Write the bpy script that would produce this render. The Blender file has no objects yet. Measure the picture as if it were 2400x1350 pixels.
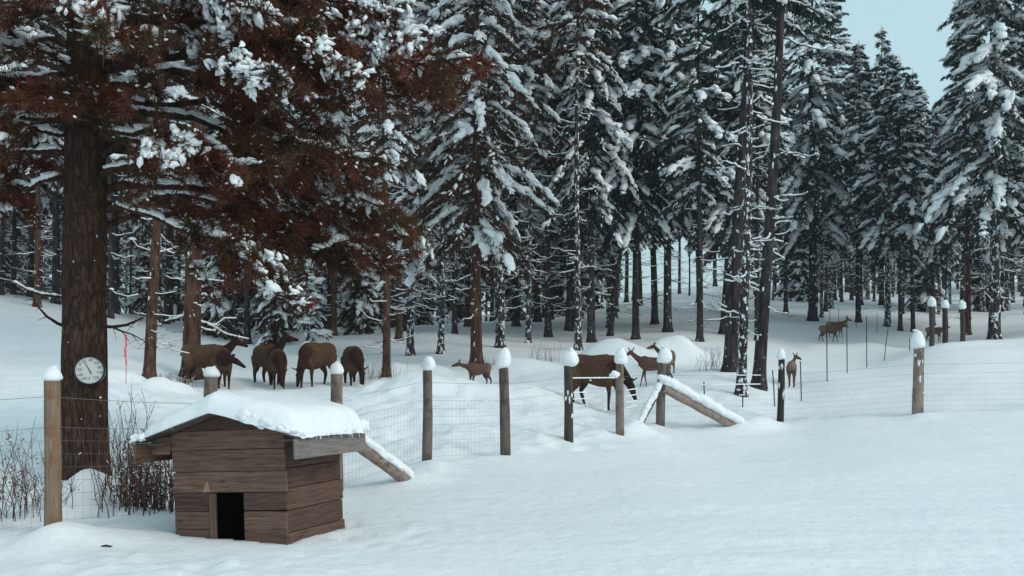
import bpy, math, random
import numpy as np
from mathutils import Matrix, Vector, kdtree

# ------------------------------------------------------------------ camera, sky, sun, exposure
SC = bpy.context.scene
COL = SC.collection
F, CX, HY, EYE = 2080.0, 1200.0, 843.0, 1.68        # lens in photo pixels, horizon row, eye height

cam = bpy.data.cameras.new('camera')
cam.sensor_width = 36.0
cam.lens = F / 2400.0 * 36.0
cam.shift_y = (HY - 675.0) / 2400.0
cam.clip_start = 0.05
cam.clip_end = 2000.0
cam_o = bpy.data.objects.new('camera', cam)
cam_o.location = (0, 0, EYE)
cam_o.rotation_euler = (math.radians(90), 0, 0)
COL.objects.link(cam_o)
SC.camera = cam_o

SUN_EL, SUN_AZ = math.radians(38), math.radians(125)   # azimuth clockwise from +Y: behind and right of the camera
W = bpy.data.worlds.new('World')
SC.world = W
W.use_nodes = True
nt = W.node_tree
nt.nodes.clear()
sky = nt.nodes.new('ShaderNodeTexSky')
sky.sky_type = 'NISHITA'
sky.sun_disc = False
sky.sun_elevation = SUN_EL
sky.sun_rotation = SUN_AZ
sky.air_density = 1.0
sky.dust_density = 3.0
b1 = nt.nodes.new('ShaderNodeBackground')
b1.inputs['Strength'].default_value = 0.05
nt.links.new(sky.outputs[0], b1.inputs['Color'])
b2 = nt.nodes.new('ShaderNodeBackground')              # even cloud layer
b2.inputs['Color'].default_value = (0.665, 0.955, 1.0, 1)
b2.inputs['Strength'].default_value = 0.67
add = nt.nodes.new('ShaderNodeAddShader')
wo = nt.nodes.new('ShaderNodeOutputWorld')
nt.links.new(b1.outputs[0], add.inputs[0])
nt.links.new(b2.outputs[0], add.inputs[1])
nt.links.new(add.outputs[0], wo.inputs['Surface'])

sl = bpy.data.lights.new('sun', 'SUN')
sl.energy = 1.0
sl.angle = math.radians(25)
sl.color = (1.0, 0.95, 0.90)
so = bpy.data.objects.new('sun', sl)
COL.objects.link(so)
sd = Vector((math.sin(SUN_AZ) * math.cos(SUN_EL), math.cos(SUN_AZ) * math.cos(SUN_EL), math.sin(SUN_EL)))
so.rotation_euler = (-sd).to_track_quat('-Z', 'Y').to_euler()

SC.view_settings.view_transform = 'Standard'
SC.view_settings.look = 'None'
SC.view_settings.gamma = 1.0
SC.view_settings.exposure = 0.0
SC.view_settings.use_curve_mapping = False
SC.render.engine = 'CYCLES'
SC.cycles.max_bounces = 6
SC.cycles.diffuse_bounces = 4
SC.cycles.transparent_max_bounces = 4
SC.cycles.volume_bounces = 0

rng = np.random.default_rng(7)
random.seed(7)


# ------------------------------------------------------------------ helpers
def P(px, py, Y):
    return np.array(((px - CX) / F * Y, Y, EYE - (py - HY) / F * Y))


def _hash(ix, iy, iz, seed):
    h = (ix.astype(np.int64) * 374761393 + iy.astype(np.int64) * 668265263 + iz.astype(np.int64) * 2147483647 + seed * 1274126177) & 0xffffffff
    h = ((h ^ (h >> 13)) * 1274126177) & 0xffffffff
    return ((h ^ (h >> 16)) & 0xffff) / 65535.0


def noise3(p, seed=0):
    """value noise in [-1, 1]; p (..., 3)"""
    p = np.asarray(p, float)
    i = np.floor(p).astype(np.int64)
    f = p - i
    f = f * f * (3 - 2 * f)
    out = 0
    for a in (0, 1):
        for b in (0, 1):
            for c in (0, 1):
                w = (f[..., 0] if a else 1 - f[..., 0]) * (f[..., 1] if b else 1 - f[..., 1]) * (f[..., 2] if c else 1 - f[..., 2])
                out = out + w * _hash(i[..., 0] + a, i[..., 1] + b, i[..., 2] + c, seed)
    return out * 2 - 1


def noise2(x, y, sx, sy, seed=0):
    q = np.stack([np.asarray(x, float) * sx, np.asarray(y, float) * sy, np.full(np.shape(x), 0.37 + seed)], -1)
    return noise3(q, seed)


class MB:
    """collects verts and tri/quad faces, builds one mesh"""
    def __init__(s):
        s.v, s.f, s.m, s.n = [], [], [], 0

    def add(s, v, f, mat=0):
        v = np.asarray(v, float).reshape(-1, 3)
        f = np.asarray(f, int)
        if len(f) == 0:
            return
        s.v.append(v)
        s.f.append(f + s.n)
        s.m.append(np.full(len(f), mat, int))
        s.n += len(v)

    def mesh(s, name, mats, smooth=True):
        me = bpy.data.meshes.new(name)
        if s.n:
            v = np.concatenate(s.v)
            me.vertices.add(len(v))
            me.vertices.foreach_set('co', v.ravel())
            li = np.concatenate([f.ravel() for f in s.f])
            tot = np.concatenate([np.full(len(f), f.shape[1], int) for f in s.f])
            me.loops.add(len(li))
            me.loops.foreach_set('vertex_index', li)
            me.polygons.add(len(tot))
            me.polygons.foreach_set('loop_start', np.concatenate([[0], np.cumsum(tot)[:-1]]))
            me.polygons.foreach_set('loop_total', tot)
            me.polygons.foreach_set('material_index', np.concatenate(s.m))
            me.polygons.foreach_set('use_smooth', np.full(len(tot), smooth))
            me.update(calc_edges=True)
        for m in (mats if isinstance(mats, (list, tuple)) else [mats]):
            me.materials.append(m)
        return me


def link(name, me, parent=None, kind=None, loc=None, label=None):
    o = bpy.data.objects.new(name, me)
    COL.objects.link(o)
    if parent is not None:
        o.parent = parent
    if loc is not None:
        o.location = loc
    if kind:
        o['kind'] = kind
    if label:
        o['label'] = label
    return o


def thing(name, label, cat, loc=(0, 0, 0), rz=0.0, group=None):
    o = bpy.data.objects.new(name, None)
    COL.objects.link(o)
    o.location = loc
    o.rotation_euler = (0, 0, rz)
    o.empty_display_size = 0.2
    o['label'] = label
    o['category'] = cat
    if group:
        o['group'] = group
    return o


def frame(d):
    d = d / (np.linalg.norm(d, axis=-1, keepdims=True) + 1e-9)
    ref = np.where(np.abs(d[..., 2:3]) > 0.9, np.array([1.0, 0, 0]), np.array([0, 0, 1.0]))
    a = np.cross(d, ref)
    a /= np.linalg.norm(a, axis=-1, keepdims=True) + 1e-9
    b = np.cross(a, d)
    return d, a, b


def tube(mb, pts, rad, n=6, mat=0, cap=True, flat=1.0):
    """swept tube; rad (K,) or (K,2) lateral/upward semi-axes"""
    pts = np.asarray(pts, float)
    K = len(pts)
    rad = np.asarray(rad, float)
    if rad.ndim == 1:
        rad = np.stack([rad, rad * flat], 1)
    t = np.gradient(pts, axis=0)
    _, a, b = frame(t)
    for i in range(1, K):                                # keep the frame from flipping
        if np.dot(a[i], a[i - 1]) < 0:
            a[i], b[i] = -a[i], -b[i]
    ang = np.linspace(0, 2 * np.pi, n, endpoint=False)
    v = pts[:, None] + a[:, None] * (np.cos(ang)[None, :, None] * rad[:, 0, None, None]) + b[:, None] * (np.sin(ang)[None, :, None] * rad[:, 1, None, None])
    v = v.reshape(-1, 3)
    i = np.arange(K - 1)[:, None] * n
    j = np.arange(n)[None]
    j2 = (j + 1) % n
    f = np.stack([i + j, i + j2, i + n + j2, i + n + j], -1).reshape(-1, 4)
    mb.add(v, f, mat)
    if cap:
        for e, ring in ((0, v[:n]), (K - 1, v[-n:])):
            c = np.vstack([ring, pts[e]])
            idx = np.arange(n)
            tri = np.stack([idx, (idx + 1) % n, np.full(n, n)], 1)
            mb.add(c, tri if e else tri[:, ::-1], mat)


def ico(sub):
    import bmesh
    bm = bmesh.new()
    bmesh.ops.create_icosphere(bm, subdivisions=sub, radius=1.0)
    v = np.array([x.co[:] for x in bm.verts])
    f = np.array([[x.index for x in q.verts] for q in bm.faces])
    bm.free()
    return v, f


ICO = {1: ico(1), 2: ico(2), 3: ico(3), 4: ico(4)}


def lumps(mb, c, ax, size, sub=2, jit=0.25, mat=0, seed=None, g=None):
    """snow lumps: centres c (N,3), long axes ax (N,3), semi-axes size (N,3) = along, across, up"""
    c = np.asarray(c, float).reshape(-1, 3)
    if len(c) == 0:
        return
    g = g or rng
    v, f = ICO[sub]
    N, M = len(c), len(v)
    d, a, b = frame(np.broadcast_to(np.asarray(ax, float), c.shape))
    size = np.broadcast_to(np.asarray(size, float), (N, 3))
    off = g.uniform(0, 50, (N, 1, 3))
    k = 1 + jit * noise3(v[None] * 1.7 + off, 3) + (jit * 0.5 * noise3(v[None] * 4.1 + off, 5) if sub > 2 else 0)
    q = v[None] * k[..., None]
    q[..., 2] = np.where(q[..., 2] < 0, q[..., 2] * 0.55, q[..., 2])
    V = c[:, None] + d[:, None] * (q[..., 0:1] * size[:, None, 0:1]) + a[:, None] * (q[..., 1:2] * size[:, None, 1:2]) + b[:, None] * (q[..., 2:3] * size[:, None, 2:3])
    Fc = (f[None] + (np.arange(N) * M)[:, None, None]).reshape(-1, 3)
    mb.add(V.reshape(-1, 3), Fc, mat)


def box(mb, lo, hi, mat=0, bev=0.004):
    lo, hi = np.array(lo, float), np.array(hi, float)
    x0, y0, z0 = lo
    x1, y1, z1 = hi
    b = min(bev, 0.3 * float((hi - lo).min()))
    V, idx = [], {}
    for sx in (0, 1):
        for sy in (0, 1):
            for sz in (0, 1):
                p = np.array([hi[0] if sx else lo[0], hi[1] if sy else lo[1], hi[2] if sz else lo[2]])
                ins = np.array([-b if sx else b, -b if sy else b, -b if sz else b])
                for ax in range(3):
                    q = p + ins
                    q[ax] = p[ax]
                    idx[(sx, sy, sz, ax)] = len(V)
                    V.append(q)
    quads, tris = [], []
    for ax in range(3):
        o = [i for i in range(3) if i != ax]
        for s in (0, 1):
            loop = []
            for (p, q) in ((0, 0), (1, 0), (1, 1), (0, 1)):
                k = [0, 0, 0]
                k[ax], k[o[0]], k[o[1]] = s, p, q
                loop.append(idx[(*k, ax)])
            quads.append(loop)
    for ax in range(3):                                  # edge strips along ax
        o = [i for i in range(3) if i != ax]
        for p in (0, 1):
            for q in (0, 1):
                k0 = [0, 0, 0]
                k0[o[0]], k0[o[1]] = p, q
                k1 = list(k0)
                k1[ax] = 1
                quads.append([idx[(*k0, o[0])], idx[(*k0, o[1])], idx[(*k1, o[1])], idx[(*k1, o[0])]])
    for k in [(a_, b_, c_) for a_ in (0, 1) for b_ in (0, 1) for c_ in (0, 1)]:
        tris.append([idx[(*k, 0)], idx[(*k, 1)], idx[(*k, 2)]])
    V = np.array(V)
    cen = (lo + hi) / 2

    def orient(fs):
        out = []
        for fc in fs:
            n = np.cross(V[fc[1]] - V[fc[0]], V[fc[2]] - V[fc[0]])
            out.append(fc if np.dot(n, V[fc].mean(0) - cen) > 0 else fc[::-1])
        return np.array(out)
    base = mb.n
    mb.v.append(V)
    mb.n += len(V)
    for fs in (orient(quads), orient(tris)):
        mb.f.append(fs + base)
        mb.m.append(np.full(len(fs), mat, int))


# ------------------------------------------------------------------ materials
def mat(name, base, rough=0.8, spec=0.2):
    m = bpy.data.materials.new(name)
    m.use_nodes = True
    n = m.node_tree
    p = n.nodes['Principled BSDF']
    p.inputs['Base Color'].default_value = (*base, 1)
    p.inputs['Roughness'].default_value = rough
    p.inputs['Specular IOR Level'].default_value = spec
    return m, n, p


def N(n, t, **kw):
    x = n.nodes.new(t)
    for k, v in kw.items():
        if k in x.inputs:
            x.inputs[k].default_value = v
        else:
            setattr(x, k, v)
    return x


def coords(n, scale=(1, 1, 1), kind='Object'):
    tc = n.nodes.new('ShaderNodeTexCoord')
    mp = n.nodes.new('ShaderNodeMapping')
    mp.inputs['Scale'].default_value = scale
    n.links.new(tc.outputs[kind], mp.inputs['Vector'])
    return mp.outputs[0]


def ramp(n, fac, stops):
    r = n.nodes.new('ShaderNodeValToRGB')
    els = r.color_ramp.elements
    while len(els) < len(stops):
        els.new(0.5)
    for e, (p, c) in zip(els, stops):
        e.position = p
        e.color = (*c, 1) if len(c) == 3 else c
    n.links.new(fac, r.inputs[0])
    return r.outputs[0]


def bump(n, p, height, strength, dist):
    b = n.nodes.new('ShaderNodeBump')
    b.inputs['Strength'].default_value = strength
    b.inputs['Distance'].default_value = dist
    n.links.new(height, b.inputs['Height'])
    n.links.new(b.outputs[0], p.inputs['Normal'])


def mix(n, fac, a, b):
    x = n.nodes.new('ShaderNodeMix')
    x.data_type = 'RGBA'
    for s, v in ((0, fac), (6, a), (7, b)):
        if hasattr(v, 'is_linked') or hasattr(v, 'links'):
            n.links.new(v, x.inputs[s])
        else:
            x.inputs[s].default_value = v if s == 0 else (*v, 1)
    return x.outputs[2]


def make_snow(name, scale, strength, dist, base=(0.83, 0.85, 0.87)):
    m, n, p = mat(name, base, 0.65, 0.15)
    c = coords(n)
    a = N(n, 'ShaderNodeTexNoise', Scale=scale, Detail=5.0, Roughness=0.62)
    n.links.new(c, a.inputs['Vector'])
    bump(n, p, a.outputs[0], strength, dist)
    col = ramp(n, a.outputs[0], [(0.3, tuple(x * 0.955 for x in base)), (0.7, tuple(min(0.9, x * 1.03) for x in base))])
    n.links.new(col, p.inputs['Base Color'])
    return m


M_GROUND = make_snow('ground_snow', 5.0, 0.55, 0.06)
M_SNOW = make_snow('clump_snow', 9.0, 0.6, 0.04)
M_ROOFSNOW = make_snow('roof_snow', 14.0, 0.45, 0.02)


def make_bark(name, c0, c1, specks=0.0, vs=2.2):
    m, n, p = mat(name, c0, 0.95, 0.05)
    a = N(n, 'ShaderNodeTexNoise', Scale=5.0, Detail=6.0, Roughness=0.65)
    n.links.new(coords(n, (vs, vs, 0.35)), a.inputs['Vector'])
    col = ramp(n, a.outputs[0], [(0.36, tuple(x * 0.35 for x in c0)), (0.5, c0), (0.68, c1)])
    if specks > 0:
        s = N(n, 'ShaderNodeTexNoise', Scale=7.0, Detail=3.0, Roughness=0.7)
        n.links.new(coords(n, (1, 1, 0.6)), s.inputs['Vector'])
        fac = ramp(n, s.outputs[0], [(0.72 - specks, (0, 0, 0)), (0.76 - specks, (1, 1, 1))])
        col = mix(n, fac, col, (0.72, 0.75, 0.78))
    n.links.new(col, p.inputs['Base Color'])
    bump(n, p, a.outputs[0], 0.8, 0.03)
    return m


M_BARK_NEAR = make_bark('near_pine_bark', (0.046, 0.026, 0.020), (0.085, 0.05, 0.04), 0.0, 3.4)
def make_plates(name):
    m, n, p = mat(name, (0.06, 0.035, 0.026), 0.95, 0.05)
    w = N(n, 'ShaderNodeTexNoise', Scale=3.0, Detail=3.0)
    n.links.new(coords(n), w.inputs['Vector'])
    ad = n.nodes.new('ShaderNodeVectorMath')
    ad.operation = 'MULTIPLY_ADD'
    n.links.new(w.outputs['Color'], ad.inputs[0])
    ad.inputs[1].default_value = (2.2, 2.2, 1.2)
    n.links.new(coords(n, (17, 17, 3.0)), ad.inputs[2])
    v = N(n, 'ShaderNodeTexVoronoi', Scale=1.0)
    v.feature = 'DISTANCE_TO_EDGE'
    n.links.new(ad.outputs[0], v.inputs['Vector'])
    a = N(n, 'ShaderNodeTexNoise', Scale=9.0, Detail=6.0, Roughness=0.7)
    n.links.new(coords(n, (1.5, 1.5, 0.8)), a.inputs['Vector'])
    plate = ramp(n, a.outputs[0], [(0.34, (0.034, 0.020, 0.016)), (0.5, (0.060, 0.034, 0.026)), (0.68, (0.105, 0.064, 0.050))])
    crack = ramp(n, v.outputs['Distance'], [(0.0, (0, 0, 0)), (0.11, (1, 1, 1))])
    n.links.new(mix(n, crack, (0.030, 0.019, 0.015), plate), p.inputs['Base Color'])
    h = n.nodes.new('ShaderNodeMath')
    h.operation = 'MULTIPLY_ADD'
    n.links.new(a.outputs[0], h.inputs[0])
    h.inputs[1].default_value = 0.35
    n.links.new(crack, h.inputs[2])
    bump(n, p, h.outputs[0], 0.7, 0.016)
    return m


M_PLATES = make_plates('near_trunk_bark')
M_BARK_BROWN = make_bark('brown_bark', (0.082, 0.043, 0.031), (0.135, 0.08, 0.058), 0.06)
M_BARK_DARK = make_bark('dark_bark', (0.040, 0.034, 0.034), (0.08, 0.07, 0.07), 0.06)
M_BARK_SNOWY = make_bark('snow_stuck_bark', (0.045, 0.036, 0.035), (0.085, 0.07, 0.07), 0.17)
M_TWIG = make_bark('dead_twig', (0.075, 0.05, 0.04), (0.13, 0.09, 0.07))


def make_needles(name, ca, cb):
    m, n, p = mat(name, ca, 0.75, 0.15)
    a = N(n, 'ShaderNodeTexNoise', Scale=1.3, Detail=3.0)
    n.links.new(coords(n), a.inputs['Vector'])
    oi = n.nodes.new('ShaderNodeObjectInfo')
    col = ramp(n, a.outputs[0], [(0.38, ca), (0.62, cb)])
    k = N(n, 'ShaderNodeHueSaturation')
    mm = N(n, 'ShaderNodeMapRange')
    n.links.new(oi.outputs['Random'], mm.inputs[0])
    mm.inputs[3].default_value = 0.75
    mm.inputs[4].default_value = 1.3
    n.links.new(mm.outputs[0], k.inputs['Value'])
    n.links.new(col, k.inputs['Color'])
    n.links.new(k.outputs[0], p.inputs['Base Color'])
    return m


M_GREEN = make_needles('dark_green_needles', (0.015, 0.026, 0.024), (0.030, 0.042, 0.032))
M_REFL_NEEDLES = make_needles('reflection_tinted_needles', (0.070, 0.025, 0.016), (0.040, 0.028, 0.016))  # warm window reflection put into the needle colour of the left-hand trees
M_NEARPINE = make_needles('near_pine_reflection_needles', (0.125, 0.034, 0.019), (0.055, 0.036, 0.018))  # red of the window reflection painted into the near pine's needles


def make_wood(name, ca, cb, dark, scale=(1.5, 22, 22), patch=None):
    m, n, p = mat(name, ca, 0.85, 0.12)
    oi = n.nodes.new('ShaderNodeObjectInfo')
    c = coords(n, scale)
    off = n.nodes.new('ShaderNodeVectorMath')
    off.operation = 'ADD'
    sc = n.nodes.new('ShaderNodeVectorMath')
    sc.operation = 'SCALE'
    comb = n.nodes.new('ShaderNodeCombineXYZ')
    for i in range(3):
        n.links.new(oi.outputs['Random'], comb.inputs[i])
    n.links.new(comb.outputs[0], sc.inputs[0])
    sc.inputs['Scale'].default_value = 63.0
    n.links.new(c, off.inputs[0])
    n.links.new(sc.outputs[0], off.inputs[1])
    a = N(n, 'ShaderNodeTexNoise', Scale=2.4, Detail=6.0, Roughness=0.7, Distortion=0.6)
    n.links.new(off.outputs[0], a.inputs['Vector'])
    grain = ramp(n, a.outputs[0], [(0.30, dark), (0.47, ca), (0.70, cb)])
    k = N(n, 'ShaderNodeTexVoronoi', Scale=2.6)
    k2 = n.nodes.new('ShaderNodeVectorMath')
    k2.operation = 'ADD'
    n.links.new(coords(n, (1, 2.2, 2.2)), k2.inputs[0])
    n.links.new(sc.outputs[0], k2.inputs[1])
    n.links.new(k2.outputs[0], k.inputs['Vector'])
    kf = ramp(n, k.outputs['Distance'], [(0.05, (1, 1, 1)), (0.13, (0, 0, 0))])
    col = mix(n, kf, grain, tuple(x * 0.55 for x in ca))
    if patch:
        pn_ = N(n, 'ShaderNodeTexNoise', Scale=4.2, Detail=4.0, Roughness=0.65)
        n.links.new(coords(n, (1.3, 1.3, 0.9)), pn_.inputs['Vector'])
        col = mix(n, ramp(n, pn_.outputs[0], [(0.50, (0, 0, 0)), (0.62, (0.8, 0.8, 0.8))]), col, patch)
    hs = N(n, 'ShaderNodeHueSaturation')
    mr = N(n, 'ShaderNodeMapRange')
    mr.inputs[3].default_value = 0.62
    mr.inputs[4].default_value = 1.34
    n.links.new(oi.outputs['Random'], mr.inputs[0])
    n.links.new(mr.outputs[0], hs.inputs['Value'])
    n.links.new(col, hs.inputs['Color'])
    n.links.new(hs.outputs[0], p.inputs['Base Color'])
    bump(n, p, a.outputs[0], 0.5, 0.004)
    return m


M_PLANK = make_wood('weathered_plank', (0.124, 0.073, 0.056), (0.185, 0.124, 0.102), (0.045, 0.026, 0.020))
M_FLOOR_SHADE = mat('floor_shade_black', (0.010, 0.008, 0.007), 1.0, 0.0)[0]  # floor colour near black: the doorway's deep shade is painted in
M_INNER_SHADE = make_wood('shade_dark_inner_board', (0.035, 0.024, 0.019), (0.055, 0.04, 0.032), (0.015, 0.01, 0.008))  # inner boards coloured dark to carry the shade inside the dog house
M_FASCIA = make_wood('grey_fascia', (0.22, 0.19, 0.18), (0.30, 0.26, 0.25), (0.09, 0.075, 0.07))
M_ROOFWOOD = make_wood('roof_deck', (0.09, 0.07, 0.065), (0.14, 0.11, 0.10), (0.04, 0.03, 0.03))
POSTSC = (20, 20, 1.3)
M_POST_TAN = make_wood('tan_post', (0.165, 0.115, 0.086), (0.24, 0.175, 0.135), (0.115, 0.05, 0.026), POSTSC, (0.17, 0.075, 0.035))
M_POST_GREY = make_wood('grey_post', (0.20, 0.155, 0.135), (0.29, 0.24, 0.22), (0.09, 0.065, 0.055), POSTSC, (0.10, 0.072, 0.060))
M_POST_DARK = make_wood('dark_post', (0.05, 0.04, 0.036), (0.09, 0.075, 0.07), (0.025, 0.02, 0.018), POSTSC)
M_LOG = make_wood('brace_log', (0.20, 0.15, 0.13), (0.29, 0.23, 0.20), (0.07, 0.05, 0.04), (6, 6, 6))
M_WIRE = mat('fence_wire', (0.16, 0.18, 0.20), 0.5, 0.4)[0]
M_TPOST = mat('steel_post', (0.035, 0.05, 0.055), 0.6, 0.3)[0]
M_ICE = mat('ice', (0.75, 0.82, 0.86), 0.08, 0.5)[0]
M_DIAL = mat('dial_white', (0.62, 0.62, 0.60), 0.35, 0.4)[0]
M_BLACK = mat('black_plastic', (0.012, 0.014, 0.020), 0.4, 0.4)[0]
M_INK = mat('dial_ink', (0.05, 0.06, 0.06), 0.6, 0.2)[0]
M_POINTER = mat('pointer_red', (0.10, 0.03, 0.035), 0.5, 0.3)[0]
M_PINK = mat('pink_tape', (0.85, 0.10, 0.20), 0.6, 0.2)[0]
M_STEM = make_bark('shrub_stem', (0.105, 0.050, 0.040), (0.17, 0.105, 0.088))
M_DEADLEAF = mat('dead_leaf', (0.14, 0.06, 0.04), 0.9, 0.1)[0]
M_EYE = mat('dark_eye', (0.01, 0.008, 0.008), 0.2, 0.5)[0]


def make_fur():
    m, n, p = mat('fur', (0.1, 0.06, 0.04), 0.9, 0.08)
    at = N(n, 'ShaderNodeAttribute', attribute_name='fur')
    a = N(n, 'ShaderNodeTexNoise', Scale=14.0, Detail=5.0, Roughness=0.7)
    n.links.new(coords(n, (1, 1, 1.6)), a.inputs['Vector'])
    f = ramp(n, a.outputs[0], [(0.3, (0.55, 0.55, 0.55)), (0.7, (1.45, 1.40, 1.36))])
    x = n.nodes.new('ShaderNodeMix')
    x.data_type = 'RGBA'
    x.blend_type = 'MULTIPLY'
    x.inputs[0].default_value = 1.0
    n.links.new(at.outputs['Color'], x.inputs[6])
    n.links.new(f, x.inputs[7])
    n.links.new(x.outputs[2], p.inputs['Base Color'])
    bump(n, p, a.outputs[0], 0.35, 0.02)
    return m


M_FUR = make_fur()

# ------------------------------------------------------------------ terrain
CTRL = [  # photo column, photo row, distance
    (125, 1262, 8.4), (490, 1195, 10.0), (790, 1152, 11.9), (1000, 1095, 13.9), (1183, 1068, 15.2), (1333, 1035, 17.5), (1453, 1018, 19.0),
    (1548, 1010, 20.5), (1830, 990, 22.0), (2150, 975, 20.8), (2500, 965, 20.5),
    (200, 1140, 11.0), (0, 1205, 9.6), (350, 1210, 9.6),
    (0, 960, 16), (250, 960, 16), (0, 880, 24), (0, 790, 33), (0, 702, 44), (250, 742, 44), (250, 830, 30), (-400, 668, 44), (-500, 720, 80), (-300, 900, 20),
    (430, 777, 44), (580, 803, 42), (740, 790, 44), (450, 905, 26), (620, 905, 27), (740, 905, 27), (830, 905, 27), (600, 850, 34),
    (350, 897, 24), (905, 887, 28), (880, 830, 38), (1000, 900, 24), (930, 985, 18.5), (1115, 853, 33), (1115, 905, 27), (1100, 795, 43), (950, 790, 44), (1240, 803, 43),
    (1300, 783, 48), (1250, 945, 21), (1405, 960, 23), (1540, 908, 25), (1350, 870, 30), (1600, 860, 31), (1500, 800, 43),
    (1640, 800, 42), (1560, 778, 46), (1560, 700, 90), (1650, 672, 115), (1400, 720, 80), (1000, 765, 75), (600, 770, 75), (200, 735, 75),
    (1735, 925, 24.2), (1780, 905, 25.5), (1715, 870, 28.0), (1860, 905, 27), (1938, 893, 27), (2031, 860, 32), (2075, 847, 35),
    (1950, 800, 48), (2185, 810, 33), (2255, 800, 36), (2193, 797, 50), (2400, 795, 38), (2400, 745, 60), (1950, 742, 60), (1830, 755, 55), (2150, 770, 52),
    (2800, 760, 38), (1200, 750, 110), (2000, 700, 110), (2400, 700, 110), (300, 740, 110), (2400, 640, 240), (1200, 725, 240), (0, 745, 240),
]
pts = [P(*c) for c in CTRL]
for x in (-22, -12, -6, -2, 0, 3, 7, 12, 22):
    for y in (2.0, 5.0):
        pts.append(np.array((x, y, 0.0)))
pts += [np.array(q, float) for q in ((0, 8, 0), (-1.8, 8.6, -0.03), (3, 9, 0.0), (7, 11, 0.03), (2, 13, 0.0), (6, 16, 0.04), (12, 14, 0.10), (22, 18, 0.5), (-14, 9, 0.15), (-22, 14, 0.9))]
pts = np.array(pts)


def _uv(x, y):
    yc = np.clip(y, 2, 260)
    return np.stack([np.clip(x / (yc + 5), -1.6, 1.6) * 2.6, np.log(yc + 5) * 1.0], -1)


def _k(r2):
    return 0.5 * r2 * np.log(r2 + 1e-12)


_c = _uv(pts[:, 0], pts[:, 1])
_A = _k(((_c[:, None] - _c[None]) ** 2).sum(-1)) + np.eye(len(_c)) * 2e-4
_Q = np.hstack([np.ones((len(_c), 1)), _c])
_S = np.zeros((len(_c) + 3,) * 2)
_S[:len(_c), :len(_c)] = _A
_S[:len(_c), len(_c):] = _Q
_S[len(_c):, :len(_c)] = _Q.T
_w = np.linalg.solve(_S, np.concatenate([pts[:, 2] / (np.clip(pts[:, 1], 2, 260) + 5), np.zeros(3)]))

MOUNDS = []   # x, y, sx, sy, h


def mound(px, Y, sx, sy, h):
    MOUNDS.append(((px - CX) / F * Y, Y, sx, sy, h))


mound(1455, 31.5, 1.0, 0.9, 0.80)
mound(1400, 31.0, 0.8, 0.8, 0.35)
mound(1535, 33.0, 0.36, 0.7, 0.50)
mound(1565, 33.2, 0.36, 0.7, 0.40)
mound(1600, 33.0, 0.36, 0.7, 0.44)
mound(1620, 33.0, 0.7, 0.8, 0.45)
mound(1215, 30.5, 0.5, 0.6, 0.42)
mound(1180, 30.8, 0.3, 0.4, 0.3)
mound(1270, 30.5, 0.5, 0.6, 0.25)
for q in (900, 935, 985, 1030):
    mound(q, 29.8 + 0.01 * (q % 40), 0.35, 0.5, 0.20 + 0.002 * (q % 37))
for q in range(240, 440, 22):
    mound(q, 22.0 + 0.15 * (q % 7), 0.16, 0.35, 0.05 + 0.008 * (q % 11))
for q in range(880, 1330, 30):
    mound(q, 22.5 + 0.2 * (q % 9), 0.35, 0.5, 0.06 + 0.014 * (q % 13))
mound(930, 17.8, 1.0, 0.9, -0.28)

mound(205, 10.35, 0.36, 0.35, 0.26)
mound(235, 10.6, 0.3, 0.3, 0.12)
for q in (1910, 1960, 2010, 2050):
    mound(q, 43.5, 0.6, 1.0, 0.24)
mound(345, 9.5, 0.4, 0.3, 0.10)
mound(130, 8.15, 0.22, 0.25, 0.13)
mound(300, 8.35, 0.30, 0.25, 0.05)
mound(210, 8.3, 0.3, 0.25, 0.05)
for (q, Yq, h) in ((1000, 13.7, 0.09), (1015, 13.6, 0.06), (1183, 15.0, 0.03), (1333, 17.3, 0.03), (1548, 20.3, 0.06), (1500, 19.6, 0.14), (1480, 19.7, 0.10), (1780, 21.2, 0.16), (1750, 20.9, 0.12), (1810, 21.3, 0.08), (2160, 20.5, 0.10), (970, 12.5, 0.10), (1000, 12.7, 0.06)):
    mound(q, Yq, 0.28, 0.26, h)
MOUNDS = np.array(MOUNDS)
_pit = np.random.default_rng(3)
PITS = []
for _ in range(46):                                     # trodden snow round the dog house
    px, Y = _pit.uniform(690, 1000), _pit.uniform(8.0, 9.6)
    PITS.append(((px - CX) / F * Y, Y, _pit.uniform(0.05, 0.10), _pit.uniform(-0.05, 0.03)))
for _ in range(70):
    px, Y = _pit.uniform(-50, 820), _pit.uniform(6.6, 7.7)
    PITS.append(((px - CX) / F * Y, Y, _pit.uniform(0.05, 0.12), _pit.uniform(-0.035, 0.04)))
for _ in range(120):                                    # tracks beyond the wire
    px, Y = _pit.uniform(840, 1560), _pit.uniform(16.5, 24)
    PITS.append(((px - CX) / F * Y, Y, _pit.uniform(0.10, 0.22), _pit.uniform(-0.12, 0.10)))
for (px, Y) in ((484, 27), (524, 26.2), (628, 27.6), (657, 26.8), (742, 27.2), (828, 27.4), (1404, 23), (1122, 27.5), (1534, 25), (1856, 27), (1944, 48)):
    for _ in range(16):
        PITS.append(((px - CX) / F * Y + _pit.normal() * 0.9, Y + _pit.normal() * 0.7, _pit.uniform(0.06, 0.12), _pit.uniform(-0.09, 0.04)))
for _ in range(130):                                    # hoof tracks across the clearing
    px, Y = _pit.uniform(840, 1900), _pit.uniform(22, 30)
    PITS.append(((px - CX) / F * Y, Y, _pit.uniform(0.07, 0.16), _pit.uniform(-0.12, 0.06)))
PITS = np.array(PITS)


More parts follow.
